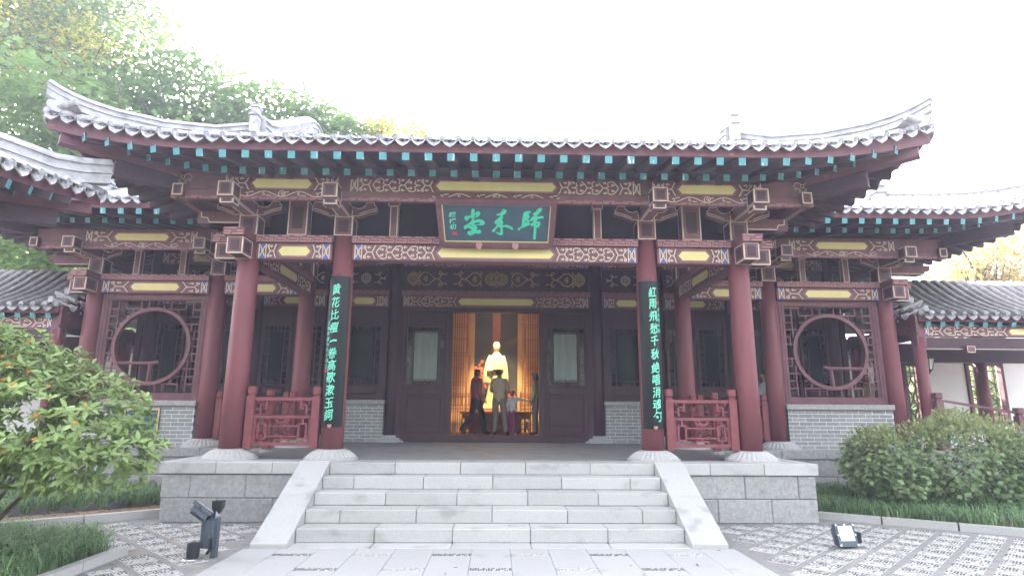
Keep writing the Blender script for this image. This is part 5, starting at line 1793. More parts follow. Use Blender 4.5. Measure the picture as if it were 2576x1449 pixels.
def couplet(label, cx, text, small, seal, ztop, zbot, lean, sgn):
    rad = .196
    ang = R(58)
    t = thing("couplet_board", label, "couplet board", (cx, D1, zbot), "couplet boards hanging on the porch columns")
    n = 20
    def crv(a, r, z):
        return (cx + r * math.sin(a), D1 - r * math.cos(a), z)
    rr = []
    for i in range(n + 1):
        a = lerp(-ang, ang, i / n)
        rr.append([crv(a, rad - .02, zbot), crv(a, rad, zbot), crv(a, rad, ztop), crv(a, rad - .02, ztop)])
    MB().rings(rr).build('board', 'lacq', t, smooth=False)
    for i, (ch, z, dx) in enumerate(text):
        vs, fs, w, h = glyph(ch, .172, .012)
        tall = .5
        if ch == '一': vs = [(x * .85, y * 1.5) for x, y in vs]
        vs = [brushy(v, .05, i * 1.7) for v in vs]
        b = MB().add([crv((x * .84 + dx) / rad, rad + .004, z + y) for x, y in vs], fs)
        b.build('letter', 'mint', t)
    for i, (ch, z, dx) in enumerate(small):
        vs, fs, w, h = glyph(ch, .07, .006)
        vs = [brushy(v, .03, i * 2.1) for v in vs]
        MB().add([crv((x + dx) / rad, rad + .004, z + y) for x, y in vs], fs).build('letter', 'mint', t)
    zx, zz = seal
    MB().add([crv((zx + a) / rad, rad + .004, zz + b_) for a, b_ in ((-.022, -.028), (.022, -.028), (.022, .028), (-.022, .028))], [(0, 1, 2, 3)]).build('seal', 'seal', t)
    # heart shaped peg under, ring on top
    hp = [(0, -.035), (.03, -.005), (.03, .018), (.015, .026), (0, .018), (-.015, .026), (-.03, .018), (-.03, -.005)]
    MB().prism(hp, lambda a, b_, w_: (cx + a, D1 - rad - w_, zbot + .02 + b_), 0, .03).build('peg', 'woodp', t)
    ring = [(cx + .035 * math.cos(q * .4488), D1 - rad + .01, ztop + .0 + .035 * math.sin(q * .4488)) for q in range(8)]
    MB().tube(ring, .005, 5).build('hanging_ring', 'dark', t)
LZ = [3.497, 3.285, 3.085, 2.880, 2.668, 2.475, 2.283, 2.095, 1.900, 1.705, 1.525]
couplet("curved black lacquer board with mint green characters on the left inner porch column", -L1,
        [(c, z, -.035) for c, z in zip("黄花比瘦一卷高歌漱玉詞", LZ)],
        [(c, 2.95 - i * .085, -.135) for i, c in enumerate("王蘭亭書今九十月之")], (-.145, 2.20), 3.716, 1.335, 0, -1)
RZ = [3.505, 3.315, 3.11, 2.909, 2.712, 2.50, 2.287, 2.092, 1.902, 1.709, 1.530]
couplet("curved black lacquer board with mint green characters on the right inner porch column", L1,
        [(c, z, .045) for c, z in zip("紅雨飛愁千秋絶唱消魂句", RZ)],
        [(c, 3.22 - i * .085, .15) for i, c in enumerate("辛未年中秋")], (.15, 3.34), 3.69, 1.335, 0, 1)

# name board over the steps
nb = thing("name_plaque", "blue-black name board with three large green characters in a carved frame over the entrance", "plaque", (0, 9.05, 4.5))
TL, TRr, BL, BR = Vector((-.938, 8.74, 4.815)), Vector((.945, 8.74, 4.815)), Vector((-.905, 9.36, 4.228)), Vector((.935, 9.36, 4.228))
nrm_ = (TRr - TL).cross(BL - TL).normalized()
if nrm_.y > 0: nrm_ = -nrm_
def pq(u, v, h=0.0):                       # u right 0..1, v down 0..1 over the whole frame
    return tuple((TL.lerp(TRr, u)).lerp(BL.lerp(BR, u), v) + nrm_ * h)
def slabq(u0, u1, v0, v1, h0, h1):
    b = MB()
    vs = [pq(u, v, h) for h in (h0, h1) for u, v in ((u0, v0), (u1, v0), (u1, v1), (u0, v1))]
    return b.add(vs, [(0, 1, 2, 3), (7, 6, 5, 4), (0, 4, 5, 1), (1, 5, 6, 2), (2, 6, 7, 3), (3, 7, 4, 0)])
slabq(0.03, .97, .06, .94, -.03, .012).build('board', 'plaq', nb)
b = MB()
for r in ((0, 1, 0, .115), (0, 1, .90, 1), (0, .045, .115, .90), (.955, 1, .115, .90)):
    s_ = slabq(*r, -.035, .045)
    b.add(s_.v, s_.f)
fr = b.build('frame', 'wood', nb)
cv = MB()
for i in range(16):
    u = (i + .5) / 16
    for v in (.055, .95):
        cv.ribbon(spiral(u, v, .022, i, .9, 8, .3), .006, lambda a, b_, h: pq(a, lerp(v, b_, 2.2), .045 + h), 0, .010)
for i in range(7):
    for u in (.022, .978):
        v = .15 + i * .115
        cv.ribbon(spiral(u, v, .014, i, .9, 8, .3), .005, lambda a, b_, h: pq(a, lerp(v, b_, 2.2), .045 + h), 0, .010)
cv.build('carving', 'wood', fr)['kind'] = 'stuff'
g = MB()
for r in ((.045, .955, .115, .13), (.045, .955, .885, .90), (.045, .053, .13, .885), (.947, .955, .13, .885)):
    s_ = slabq(*r, .012, .022)
    g.add(s_.v, s_.f)
g.build('gilt_fillet', 'yellow', nb)
def trace(name, splines, m):
    c = bpy.data.curves.new(name, 'CURVE')
    c.dimensions = '2D'
    c.fill_mode = 'BOTH'
    for pts in splines:
        sp = c.splines.new('BEZIER')
        sp.bezier_points.add(len(pts) - 1)
        for q, p in zip(sp.bezier_points, pts):
            q.co = (p[0] / 1000, p[1] / 1000, 0)
            q.handle_left_type = q.handle_right_type = 'AUTO'
        sp.use_cyclic_u = True
    c.resolution_u = 3
    o = bpy.data.objects.new(name, c)
    COL.objects.link(o)
    bpy.context.view_layer.update()
    me = o.evaluated_get(bpy.context.evaluated_depsgraph_get()).to_mesh()
    vs = [(v.co.x * 1000, v.co.y * 1000, v.co.z * 1000) for v in me.vertices]
    fs = [tuple(p.vertices) for p in me.polygons]
    o.to_mesh_clear()
    bpy.data.objects.remove(o)
    out = []
    for (x, y, z) in vs:
        v = (y - (205 + (x - 330) * .0151)) / 618
        u = (x - (330 + 25 * v)) / (1790 - 60 * v)
        out.append(pq(lerp(.047, .953, u), lerp(.12, .895, v), .016 if z <= 0 else .024))
    MB().add(out, fs).build(name, m, nb)
TANG = [[(838, 278), (862, 290), (868, 330), (866, 352), (905, 320), (940, 324), (957, 348), (940, 392), (905, 418), (870, 426), (850, 437), (850, 458), (930, 450), (985, 462), (1020, 490), (1030, 520), (1010, 545), (960, 555), (905, 550), (882, 562), (905, 578), (905, 602), (890, 626), (900, 640), (935, 622), (957, 640), (966, 668), (950, 690), (900, 695), (865, 690), (830, 714), (782, 728), (752, 714), (735, 682), (742, 656), (772, 648), (800, 642), (806, 622), (772, 612), (755, 594), (725, 610), (700, 622), (680, 605), (678, 580), (692, 560), (742, 530), (800, 488), (814, 468), (812, 432), (800, 424), (770, 440), (742, 474), (718, 475), (697, 442), (695, 415), (717, 398), (762, 395), (800, 384), (808, 345), (815, 302)],
        [(866, 386), (884, 380), (888, 400), (872, 416), (863, 404)], [(860, 520), (900, 507), (944, 508), (950, 520), (900, 536), (862, 540)], [(784, 550), (804, 546), (796, 560)]]
LAI = [[(1335, 286), (1360, 292), (1392, 310), (1385, 342), (1360, 370), (1332, 384), (1324, 397), (1336, 420), (1320, 448), (1320, 478), (1336, 496), (1328, 528), (1318, 544), (1390, 546), (1440, 560), (1480, 586), (1496, 606), (1490, 630), (1460, 624), (1430, 602), (1380, 587), (1332, 582), (1325, 640), (1328, 690), (1310, 720), (1285, 725), (1240, 705), (1214, 686), (1210, 671), (1238, 673), (1270, 679), (1283, 664), (1284, 602), (1262, 582), (1236, 592), (1210, 622), (1190, 656), (1165, 672), (1148, 656), (1147, 636), (1176, 615), (1210, 577), (1226, 546), (1192, 520), (1192, 496), (1222, 460), (1290, 400), (1288, 387), (1250, 392), (1222, 379), (1242, 362), (1288, 352), (1310, 322)],
       [(1331, 306), (1345, 301), (1341, 320), (1331, 318)]]
GUI = [[(1940, 268), (1975, 276), (1972, 302), (1950, 337), (1920, 370), (1896, 394), (1894, 405), (1930, 405), (1975, 400), (2005, 416), (2000, 436), (1960, 440), (1905, 457), (1890, 490), (1935, 492), (1948, 522), (1940, 560), (1925, 585), (1890, 596), (1885, 640), (1880, 720), (1872, 788), (1858, 802), (1840, 790), (1833, 760), (1840, 680), (1843, 602), (1838, 560), (1812, 575), (1790, 544), (1760, 552), (1700, 581), (1622, 611), (1608, 632), (1590, 645), (1576, 630), (1581, 606), (1602, 596), (1640, 560), (1645, 490), (1658, 410), (1672, 350), (1692, 330), (1730, 318), (1785, 320), (1796, 336), (1780, 352), (1757, 366), (1762, 385), (1772, 402), (1765, 430), (1748, 450), (1770, 468), (1790, 440), (1825, 407), (1848, 398), (1838, 382), (1822, 370), (1832, 355), (1865, 335), (1890, 302), (1915, 276)],
       [(1701, 492), (1729, 486), (1725, 505), (1701, 507)], [(1762, 502), (1800, 482), (1833, 486), (1815, 509), (1772, 524)], [(1888, 522), (1904, 526), (1900, 544), (1889, 548)]]
for nm, S_ in (("letter", TANG), ("letter", LAI), ("letter", GUI)):
    trace(nm, S_, 'green')
for i, (ch, cy) in enumerate((("趙", 368), ("樸", 475), ("初", 575))):
    vs, fs, w, h = glyph(ch, 1.0, .02)
    out = []
    for v in vs:
        x, y = brushy(v, .02, i)
        px, py = 497 + x * 118, cy - y * 86
        vv = (py - 205) / 618; uu = (px - (330 + 25 * vv)) / (1790 - 60 * vv)
        out.append(pq(lerp(.047, .953, uu), lerp(.12, .895, vv), .018))
    MB().add(out, fs).build('letter', 'mint', nb)
MB().add([pq(lerp(.047, .953, u), lerp(.12, .895, v), .018) for u, v in ((.079, .72), (.122, .72), (.122, .83), (.079, .83))], [(0, 1, 2, 3)]).build('seal', 'seal', nb)
for u in (.345, .665):
    hp = [(0, .075), (.045, .02), (.055, -.02), (.03, -.05), (0, -.035), (-.03, -.05), (-.055, -.02), (-.045, .02)]
    b = MB()
    c0 = Vector(pq(u, 1.0, .0))
    b.prism(hp, lambda a, b_, w_: (c0.x + a, c0.y - .06 - w_, c0.z - .02 - b_), 0, .04)
    b.ribbon(spiral(0, 0, .03, 0, 1, 8, .8), .008, lambda a, b_, h: (c0.x + a, c0.y - .10 - h, c0.z - .02 - b_), 0, .006)
    b.build('rest_peg', 'woodp', nb)

# ---------------------------------------------------------------- floodlights
def obox(b, c, ax, ay, az, mi=0):
    c, ax, ay, az = Vector(c), Vector(ax), Vector(ay), Vector(az)
    vs = [c + ax * i + ay * j + az * k for i in (-1, 1) for j in (-1, 1) for k in (-1, 1)]
    return b.add(vs, [(0, 1, 3, 2), (4, 6, 7, 5), (0, 4, 5, 1), (2, 3, 7, 6), (0, 2, 6, 4), (1, 5, 7, 3)], mi)
fr_ = thing("floodlight", "square grey floodlight lit white, facing out on the pebble paving to the right", "floodlight", (4.28, 7.55, .02))
c = Vector((4.27, 7.52, .155)); ux = Vector((1, .12, .0)).normalized(); uy = Vector((-.10, .93, -.30)).normalized(); uz = ux.cross(uy).normalized()
b = MB(); obox(b, c, ux * .125, uy * .028, uz * .128); obox(b, c + uy * .05, ux * .10, uy * .03, uz * .10)
for i in range(7): obox(b, c + uy * .10 + ux * (-.08 + i * .027), ux * .004, uy * .03, uz * .09)
b.build('housing', 'metal', fr_)
b = MB(); obox(b, c - uy * .03 + uz * .018, ux * .092, uy * .004, uz * .085); b.build('reflector', 'lens', fr_)
b = MB(); obox(b, c - uy * .0345 + uz * .020, ux * .074, uy * .002, uz * .066); b.build('lamp_panel', 'led', fr_)
b = MB()
for i, j in ((-1, -1), (1, -1), (-1, 1), (1, 1), (0, 1), (-1, 0), (1, 0)):
    obox(b, c - uy * .03 + ux * (i * .112) + uz * (j * .113), ux * .010, uy * .006, uz * .010)
b.build('screws', 'chrome', fr_)
b = MB()
b.tube([c + ux * -.13, c + ux * -.14 - uz * .06 + Vector((0, 0, -.03)), (4.16, 7.50, .03), (4.40, 7.55, .03), c + ux * .14 - uz * .06, c + ux * .13], .009, 6)
b.tube([(4.30, 7.62, .04), (4.42, 7.56, .028), (4.50, 7.66, .028), (4.40, 7.75, .028)], .008, 6)
b.build('bracket', 'dark', fr_)
b = MB(); obox(b, (4.46, 7.60, .115), (.035, 0, 0), (0, .03, 0), (0, 0, .06)); b.build('driver_box', 'dark', fr_)

fl_ = thing("floodlight_post", "stubby grey electrical box carrying two floodlights aimed up at the hall, left of the steps", "floodlight", (-3.15, 7.1, 0))
b = MB(); b.cbox(-3.21, -3.075, 7.04, 7.15, .10, .40, .012); b.cbox(-3.16, -3.06, 7.02, 7.06, .11, .385, .01)
b.build('box', 'metal', fl_)
MB().box(-3.085, -3.03, 7.05, 7.12, 0, .42).build('post', 'metal', fl_)
c = Vector((-3.215, 7.10, .50)); ux = Vector((.83, -.05, -.50)).normalized(); uz = Vector((.42, .35, .75)); uz = (uz - ux * uz.dot(ux)).normalized(); uy = uz.cross(ux)
b = MB(); obox(b, c, ux * .125, uy * .085, uz * .022); obox(b, c - uz * .05, ux * .10, uy * .07, uz * .035)
for i in range(6): obox(b, c - uz * .09 + ux * (-.08 + i * .032), ux * .004, uy * .065, uz * .02)
b.build('lamp_head', 'metal', fl_)
b = MB(); obox(b, c + uz * .023, ux * .10, uy * .065, uz * .003); b.build('lamp_glass', 'lens', fl_)
b = MB(); b.tube([c - ux * .03 - uy * .09, (-3.20, 7.04, .44), (-3.17, 7.05, .39)], .012, 6); b.tube([c - ux * .03 + uy * .09, (-3.18, 7.12, .40)], .012, 6)
b.build('bracket', 'metal', fl_)
c2 = Vector((-3.075, 7.12, .535))
b = MB(); b.rings([[tuple(c2 + Vector((x * s_, y * s_, z))) for x, y in ((-.055, -.05), (.055, -.05), (.055, .05), (-.055, .05))] for s_, z in ((.35, -.10), (.9, -.02), (1.0, .05), (1.05, .055))])
b.build('lamp_head', 'dark', fl_)
b = MB(); b.tube([c2 - Vector((0, 0, .05)), c2 - Vector((.01, 0, .14))], .035, 8); b.build('foil_wrap', 'chrome', fl_)
b = MB(); b.tube([(-3.08, 7.0, .24), (-3.05, 6.96, .22), (-3.06, 7.0, .12), (-3.12, 7.05, .05)], .016, 6); b.build('cable', 'dark', fl_)
gs = thing("ground_spotlight", "short black cylindrical spotlight on a round base beside the grey electrical box", "floodlight", (-3.21, 6.92, 0))
MB().lathe([(.105, 0), (.105, .02), (.095, .028), (.07, .03)], (-3.215, 6.93, .004), 20).build('base', 'chrome', gs)
MB().lathe([(.062, .03), (.066, .06), (.066, .175), (.06, .18)], (-3.215, 6.93, .004), 20).build('barrel', 'dark', gs)
MB().tube([(-3.215, 6.93, .18), (-3.215, 6.93, .186)], .052, 16).build('lens', 'lacq', gs)
# ---------------------------------------------------------------- foliage (numpy batches)
rng = np.random.default_rng(11)
def batch(name, tv, tf, M3, T, mats, parent=None, midx=None, loc=(0, 0, 0)):
    """copies of a small template (tv, tf) with 3x3 matrices M3 and offsets T in one mesh"""
    tv = np.asarray(tv, float)
    n, k = len(T), len(tv)
    co = np.einsum('nij,kj->nki', M3, tv) + T[:, None, :] - np.asarray(loc)
    me = bpy.data.meshes.new(name)
    me.vertices.add(n * k)
    me.vertices.foreach_set("co", co.reshape(-1).astype(np.float32))
    lens = [len(f) for f in tf]
    flat = np.array([i for f in tf for i in f])
    loops = (np.arange(n)[:, None] * k + flat[None, :]).reshape(-1)
    me.loops.add(len(loops))
    me.loops.foreach_set("vertex_index", loops.astype(np.int32))
    tot = np.tile(np.array(lens), n)
    st = np.concatenate([[0], np.cumsum(tot)[:-1]])
    me.polygons.add(len(tot))
    me.polygons.foreach_set("loop_start", st.astype(np.int32))
    me.polygons.foreach_set("loop_total", tot.astype(np.int32))
    for m in (mats if isinstance(mats, (list, tuple)) else [mats]):
        me.materials.append(M[m])
    if midx is not None:
        me.polygons.foreach_set("material_index", np.repeat(midx, len(tf)).astype(np.int32))
    me.update(calc_edges=True)
    o = bpy.data.objects.new(name, me)
    COL.objects.link(o)
    if parent: o.parent = parent
    o.location = (0, 0, 0)
    return o
def unit(v):
    return v / np.maximum(1e-9, np.linalg.norm(v, axis=-1, keepdims=True))
def frames(axis, up):
    """columns: side, axis (leaf length), normal"""
    a = unit(axis)
    s = unit(np.cross(a, up))
    nrm = np.cross(s, a)
    return np.stack([s, a, nrm], axis=-1)
LEAF_V = [(0, 0, 0), (.16, .22, .035), (.19, .5, .05), (.10, .82, .02), (0, 1, -.06), (-.10, .82, .02), (-.19, .5, .05), (-.16, .22, .035), (0, .5, 0)]
LEAF_F = [(0, 1, 2, 8), (8, 2, 3, 4), (0, 8, 6, 7), (8, 4, 5, 6)]
TL_V = [(0, 0, 0), (.30, .45, .06), (0, 1, -.05), (-.30, .45, .06)]
TL_F = [(0, 1, 2), (0, 2, 3)]
LOB_V = [(0, 0, 0), (.12, .22, .02), (.45, .30, .0), (.30, .48, .03), (.42, .70, -.02), (.15, .66, .03), (0, 1, -.05), (-.15, .66, .03), (-.42, .70, -.02), (-.30, .48, .03), (-.45, .30, 0), (-.12, .22, .02), (0, .45, 0)]
LOB_F = [(0, 1, 3, 12), (1, 2, 3), (12, 3, 4, 5), (12, 5, 6), (12, 6, 7), (12, 7, 8, 9), (12, 9, 11, 0), (9, 10, 11)]

def blob_points(blobs, n, shell=.55):
    """points and outward directions in a union of ellipsoids ((c), (r))"""
    vol = np.array([r[0] * r[1] + r[1] * r[2] + r[0] * r[2] for _, r in blobs])
    pick = rng.choice(len(blobs), n, p=vol / vol.sum())
    d = unit(rng.normal(size=(n, 3)))
    rad = shell + (1 - shell) * rng.random(n) ** .5
    C = np.array([b[0] for b in blobs])[pick]
    Rr = np.array([b[1] for b in blobs])[pick]
    return C + d * Rr * rad[:, None], unit(d / Rr), rad

# ---- osmanthus bush on the left
ob = thing("osmanthus_bush", "large near bush with glossy leaf whorls and orange flower clusters at the left edge", "bush", (-5.0, 6.2, 0))
blobs = [((-5.2, 6.2, 1.62), (1.25, .9, .84)), ((-4.30, 6.1, 1.46), (.92, .75, .62)), ((-4.0, 6.15, 1.16), (.78, .6, .40)), ((-6.1, 6.5, 1.9), (1.1, .9, .85)), ((-5.6, 6.0, 1.15), (1.1, .8, .45)), ((-4.78, 6.2, 1.85), (.55, .6, .45)), ((-5.25, 6.15, 2.1), (.5, .5, .42))]
Pn, Nn, rad = blob_points(blobs, 3100, .45)
# drop rosettes buried deep inside another blob
keep = np.ones(len(Pn), bool)
for c, r in blobs:
    q = (((Pn - np.array(c)) / np.array(r)) ** 2).sum(1)
    keep &= q > .30
keep &= ~((Pn[:, 2] < .72))
Pn, Nn = Pn[keep], Nn[keep]
A_, U_, T_, S_ = [], [], [], []
for p, nn in zip(Pn, Nn):
    ax = nn * .8 + np.array([0, -.1, .75]) + rng.normal(size=3) * .22
    ax = ax / np.linalg.norm(ax)
    e1 = np.cross(ax, [.3, .9, .2]); e1 /= np.linalg.norm(e1)
    e2 = np.cross(ax, e1)
    k = rng.integers(6, 9)
    ph = rng.random() * 6.28
    for i in range(k):
        t = ph + 2 * math.pi * i / k + rng.normal() * .15
        tilt = rng.uniform(.1, 1.2) if i % 2 else rng.uniform(-.35, .6)
        rd = e1 * math.cos(t) + e2 * math.sin(t)
        A_.append(rd * math.cos(tilt * .8) + ax * math.sin(tilt * .8))
        U_.append(ax)
        T_.append(p - ax * .02 * (i % 3) + rd * .006)
        S_.append(rng.uniform(.060, .108))
A_, U_, T_, S_ = map(np.array, (A_, U_, T_, S_))
F3 = frames(A_, U_) * S_[:, None, None]
F3[:, :, 0] *= 1.05
vis = np.argsort(T_[:, 1] + .25 * np.abs(T_[:, 0] + 4.2) + .3 * np.abs(T_[:, 2] - 1.5))
first, rest = vis[:300], vis[300:]
lme = MB().add(LEAF_V, LEAF_F).mesh("leaf", 'leafA', smooth=True)
for i in first:
    o = bpy.data.objects.new("leaf", lme)
    COL.objects.link(o)
    o.parent = ob
    m = Matrix(F3[i].tolist()).to_4x4()
    m.translation = Vector(T_[i]) - Vector((-5.0, 6.2, 0))
    o.matrix_basis = m
fo = batch("foliage", LEAF_V, LEAF_F, F3[rest], T_[rest], 'leafA', ob, loc=(-5.0, 6.2, 0))
fo['kind'] = 'stuff'
def branch_set(parent, base, tips, r0, m='bark', off=(0, 0, 0), name='stem', sag=.15):
    for tp in tips:
        b_, t_ = Vector(base), Vector(tp)
        mid = b_.lerp(t_, .5) + Vector((random.uniform(-.12, .12), random.uniform(-.12, .12), sag + random.uniform(-.05, .05)))
        b = MB().tube([b_, b_.lerp(mid, .6), mid, mid.lerp(t_, .55), t_], [r0, r0 * .8, r0 * .6, r0 * .42, r0 * .2], 7)
        b.build(name, m, parent)
branch_set(ob, (-5.75, 6.7, 0), [(-5.2, 6.2, 1.9), (-4.4, 6.1, 1.45), (-4.2, 6.0, 1.05), (-4.7, 6.3, .98), (-6.0, 6.3, 2.2), (-5.5, 5.9, 1.4), (-6.4, 6.6, 1.9), (-4.55, 5.9, .88), (-5.0, 5.7, 1.1)], .042, sag=-.10)
fc = MB()
for i in range(9):
    t, u_ = rng.random() * 6.28, rng.random() * 3.14
    c = (.022 * math.cos(t) * math.sin(u_), .022 * math.sin(t) * math.sin(u_), .018 * math.cos(u_))
    fc.lathe([(.001, -.008), (.010, -.003), (.009, .005), (.001, .009)], c, 6)
fme = fc.mesh("flower_cluster", 'flower')
cand = np.argsort(Pn[:, 1] - .5 * Pn[:, 2])[:420]
for i in rng.choice(cand, 60, replace=False):
    inst("flower_cluster", fme, ob, tuple(Pn[i] + np.array([rng.normal() * .03, -.04, .015 + rng.random() * .02])), rng.random() * 6, sc=rng.uniform(.5, 1.05))

# ---- shrub on the right
sb = thing("leafy_shrub", "broad rounded shrub of lobed green leaves standing in the long grass on the right", "shrub", (7.5, 10.2, 0))
blobs = [((7.35, 10.1, .80), (1.35, .9, .68)), ((8.35, 10.4, .85), (1.2, .9, .72)), ((6.55, 10.1, .72), (.72, .7, .55)), ((7.75, 10.0, 1.15), (.8, .7, .42)), ((9.0, 10.3, .7), (.9, .8, .6)), ((6.35, 10.0, .95), (.45, .5, .35))]
for i in range(34):                       # uneven sprays standing out of the mound
    b0 = blobs[int(rng.integers(0, 6))]
    dd = unit(rng.normal(size=3) + np.array([0, -.4, .7]))
    cc = np.array(b0[0]) + dd * np.array(b0[1]) * rng.uniform(.88, 1.08)
    rr_ = rng.uniform(.13, .27)
    blobs.append((tuple(cc), (rr_ * 1.1, rr_, rr_ * rng.uniform(.7, 1.2))))
Pn, Nn, rad = blob_points(blobs, 15500, .5)
keep = Pn[:, 2] > .16 + .22 * rng.random(len(Pn))
for c, r in blobs:
    keep &= (((Pn - np.array(c)) / np.array(r)) ** 2).sum(1) > (.35 if r[0] > .3 else 0)
Pn, Nn = Pn[keep], Nn[keep]
n = len(Pn)
ax = Nn * .55 + np.array([0, -.25, -.12]) + rng.normal(size=(n, 3)) * .55
up = Nn + np.array([0, -.2, .9]) + rng.normal(size=(n, 3)) * .3
up_hi = Pn[:, 2] > 1.05
ax[up_hi] += np.array([0, 0, .75])
S_ = rng.uniform(.065, .108, n)
F3 = frames(ax, up) * S_[:, None, None]
F3[up_hi, :, 0] *= .55
order = np.argsort(Pn[:, 1] + rng.random(n) * .4)
first, rest = order[:300], order[300:]
lme = MB().add(LOB_V, LOB_F).mesh("leaf", 'leafB')
for i in first:
    o = bpy.data.objects.new("leaf", lme); COL.objects.link(o); o.parent = sb
    m = Matrix(F3[i].tolist()).to_4x4(); m.translation = Vector(Pn[i]) - Vector((7.5, 10.2, 0)); o.matrix_basis = m
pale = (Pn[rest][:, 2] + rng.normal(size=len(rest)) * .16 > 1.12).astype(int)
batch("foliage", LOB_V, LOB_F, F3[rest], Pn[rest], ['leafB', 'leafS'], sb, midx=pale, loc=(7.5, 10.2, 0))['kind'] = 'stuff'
branch_set(sb, (7.4, 10.3, 0), [(6.5, 10.0, .8), (7.0, 9.8, 1.1), (7.8, 9.9, 1.2), (8.4, 10.2, 1.1), (8.9, 10.1, .9), (7.4, 9.6, .7), (6.8, 9.7, .5), (8.0, 9.7, .6)], .022, sag=.12)

# ---- grass
def grass(name, label, pts_fn, n, h, w, dens_mat='grass', lean=1.35):
    P0 = pts_fn(n)
    n = len(P0)
    BL_V = [(-.5, 0, 0), (.5, 0, 0), (-.46, .10, .45), (.46, .10, .45), (-.40, .36, .80), (.40, .36, .80), (-.26, .74, .86), (.26, .74, .86), (0, 1.12, .55)]
    BL_F = [(0, 1, 3, 2), (2, 3, 5, 4), (4, 5, 7, 6), (6, 7, 8)]
    th = rng.random(n) * 2 * math.pi
    hh = h * rng.uniform(.55, 1.15, n)
    ln = hh * lean * rng.uniform(.3, 1.2, n)
    ww = w * rng.uniform(.7, 1.3, n)
    c, s_ = np.cos(th), np.sin(th)
    Mx = np.zeros((n, 3, 3))
    Mx[:, 0, 0] = c * ww; Mx[:, 1, 0] = s_ * ww
    Mx[:, 0, 1] = -s_ * ln; Mx[:, 1, 1] = c * ln
    Mx[:, 2, 2] = hh
    o = batch(name, BL_V, BL_F, Mx, P0, dens_mat)
    o['kind'] = 'stuff'
    if label: o['label'] = label; o['category'] = 'grass'
    return o
def region(poly_test, x0, x1, y0, y1, z=0.0, tuft=True):
    def f(n):
        m = n // 12
        c = np.stack([rng.uniform(x0, x1, m * 3), rng.uniform(y0, y1, m * 3)], 1)
        c = c[[poly_test(x, y) for x, y in c]][:m]
        k = rng.integers(0, len(c), n)
        q = c[k] + rng.normal(size=(n, 2)) * .045
        q = q[[poly_test(x, y) for x, y in q]]
        return np.concatenate([q, np.full((len(q), 1), z)], 1)
    return f
MB().add([(4.9, 9.75, .03), (12, 5.3, .03), (12, 12.2, .03), (4.86, 12.2, .03)], [(0, 1, 2, 3)]).build("planting_bed_soil", 'earth')['kind'] = 'structure'
MB().add([(-9.2, 4.6, .03), (-4.2, 4.9, .03), (-4.2, 7.2, .03), (-5.6, 7.6, .03), (-9.2, 7.0, .03)], [(0, 1, 2, 3, 4)]).build("near_bed_soil", 'earth')['kind'] = 'structure'
MB().add([(-5.0, 10.95, .02), (-5.0, 12.2, .02), (-12, 12.2, .02), (-12, 5.7, .02)], [(0, 1, 2, 3)]).build("rear_bed_soil", 'earth')['kind'] = 'structure'
grass("grass", "long dark liriope grass under the leafy shrub on the right", region(lambda x, y: y > kerb_y(x) + .10 and x > 4.95 and x / y < .98, 4.95, 11, 6.2, 12.1, .03), 11000, .27, .012)
grass("grass", "long arching grass clump at the bottom left corner", region(lambda x, y: x < -4.24 and y < 7.25 - (x + 4.24) * .25 and x / y > -.98, -7.5, -4.24, 5.0, 8.0, .03), 9000, .30, .011)
grass("grass", "pale green grass behind the dark triangular edging bricks", region(lambda x, y: (x + 5.0) * -.6 + (y - 9.66) * .8 > 1.10 and y < 12.1 and x < -5.0 and x / y > -.98, -10.5, -5.0, 6.5, 12.1, .03), 8000, .27, .012)

# ---- trees
def tree(label, x, y, z0, blobs, n, leaf, m, trunk_r=.22, group="trees on the slope behind the hall", bare=0, shell=.30):
    t = thing("tree", label, "tree", (x, y, z0), group)
    Pn, Nn, rad = blob_points(blobs, n, shell)
    # gather the leaves into sprays
    ns = max(12, n // 26)
    sc, sn, _ = blob_points(blobs, ns, shell)
    k = rng.integers(0, ns, n)
    mean_r = np.mean([np.mean(r) for _, r in blobs])
    Pn = sc[k] + rng.normal(size=(n, 3)) * np.array([.24, .24, .11]) * mean_r
    ax = rng.normal(size=(n, 3)) * np.array([1, 1, .4]) + sn[k] * .5 + np.array([0, 0, -.25])
    up = np.array([0, 0, 1.0]) + rng.normal(size=(n, 3)) * .45
    F3 = frames(ax, up) * (leaf * rng.uniform(.7, 1.3, n))[:, None, None]
    cr = batch("crown", TL_V, TL_F, F3, Pn, m, t, loc=(x, y, z0))
    tr = MB()
    top = max(b[0][2] for b in blobs)
    tr.tube([(x, y, z0 - .4), (x + .1, y, lerp(z0, top, .3)), (x - .05, y + .1, lerp(z0, top, .6)), (x, y, top)], [trunk_r, trunk_r * .8, trunk_r * .5, trunk_r * .15], 9)
    for c, r in blobs:
        for q in range(4 + bare):
            e = Vector(c) + Vector((random.uniform(-1, 1) * r[0], random.uniform(-1, 1) * r[1], random.uniform(-.6, 1) * r[2])) * .9
            s_ = Vector((x, y, lerp(z0, c[2], random.uniform(.4, .9))))
            md = s_.lerp(e, .5) + Vector((0, 0, .2))
            tr.tube([s_, md, e], [trunk_r * .32, trunk_r * .2, trunk_r * .05], 5)
    tr.build("trunk", 'bark', t)
    return t
def tz(x, y): return hill_z(x, y)
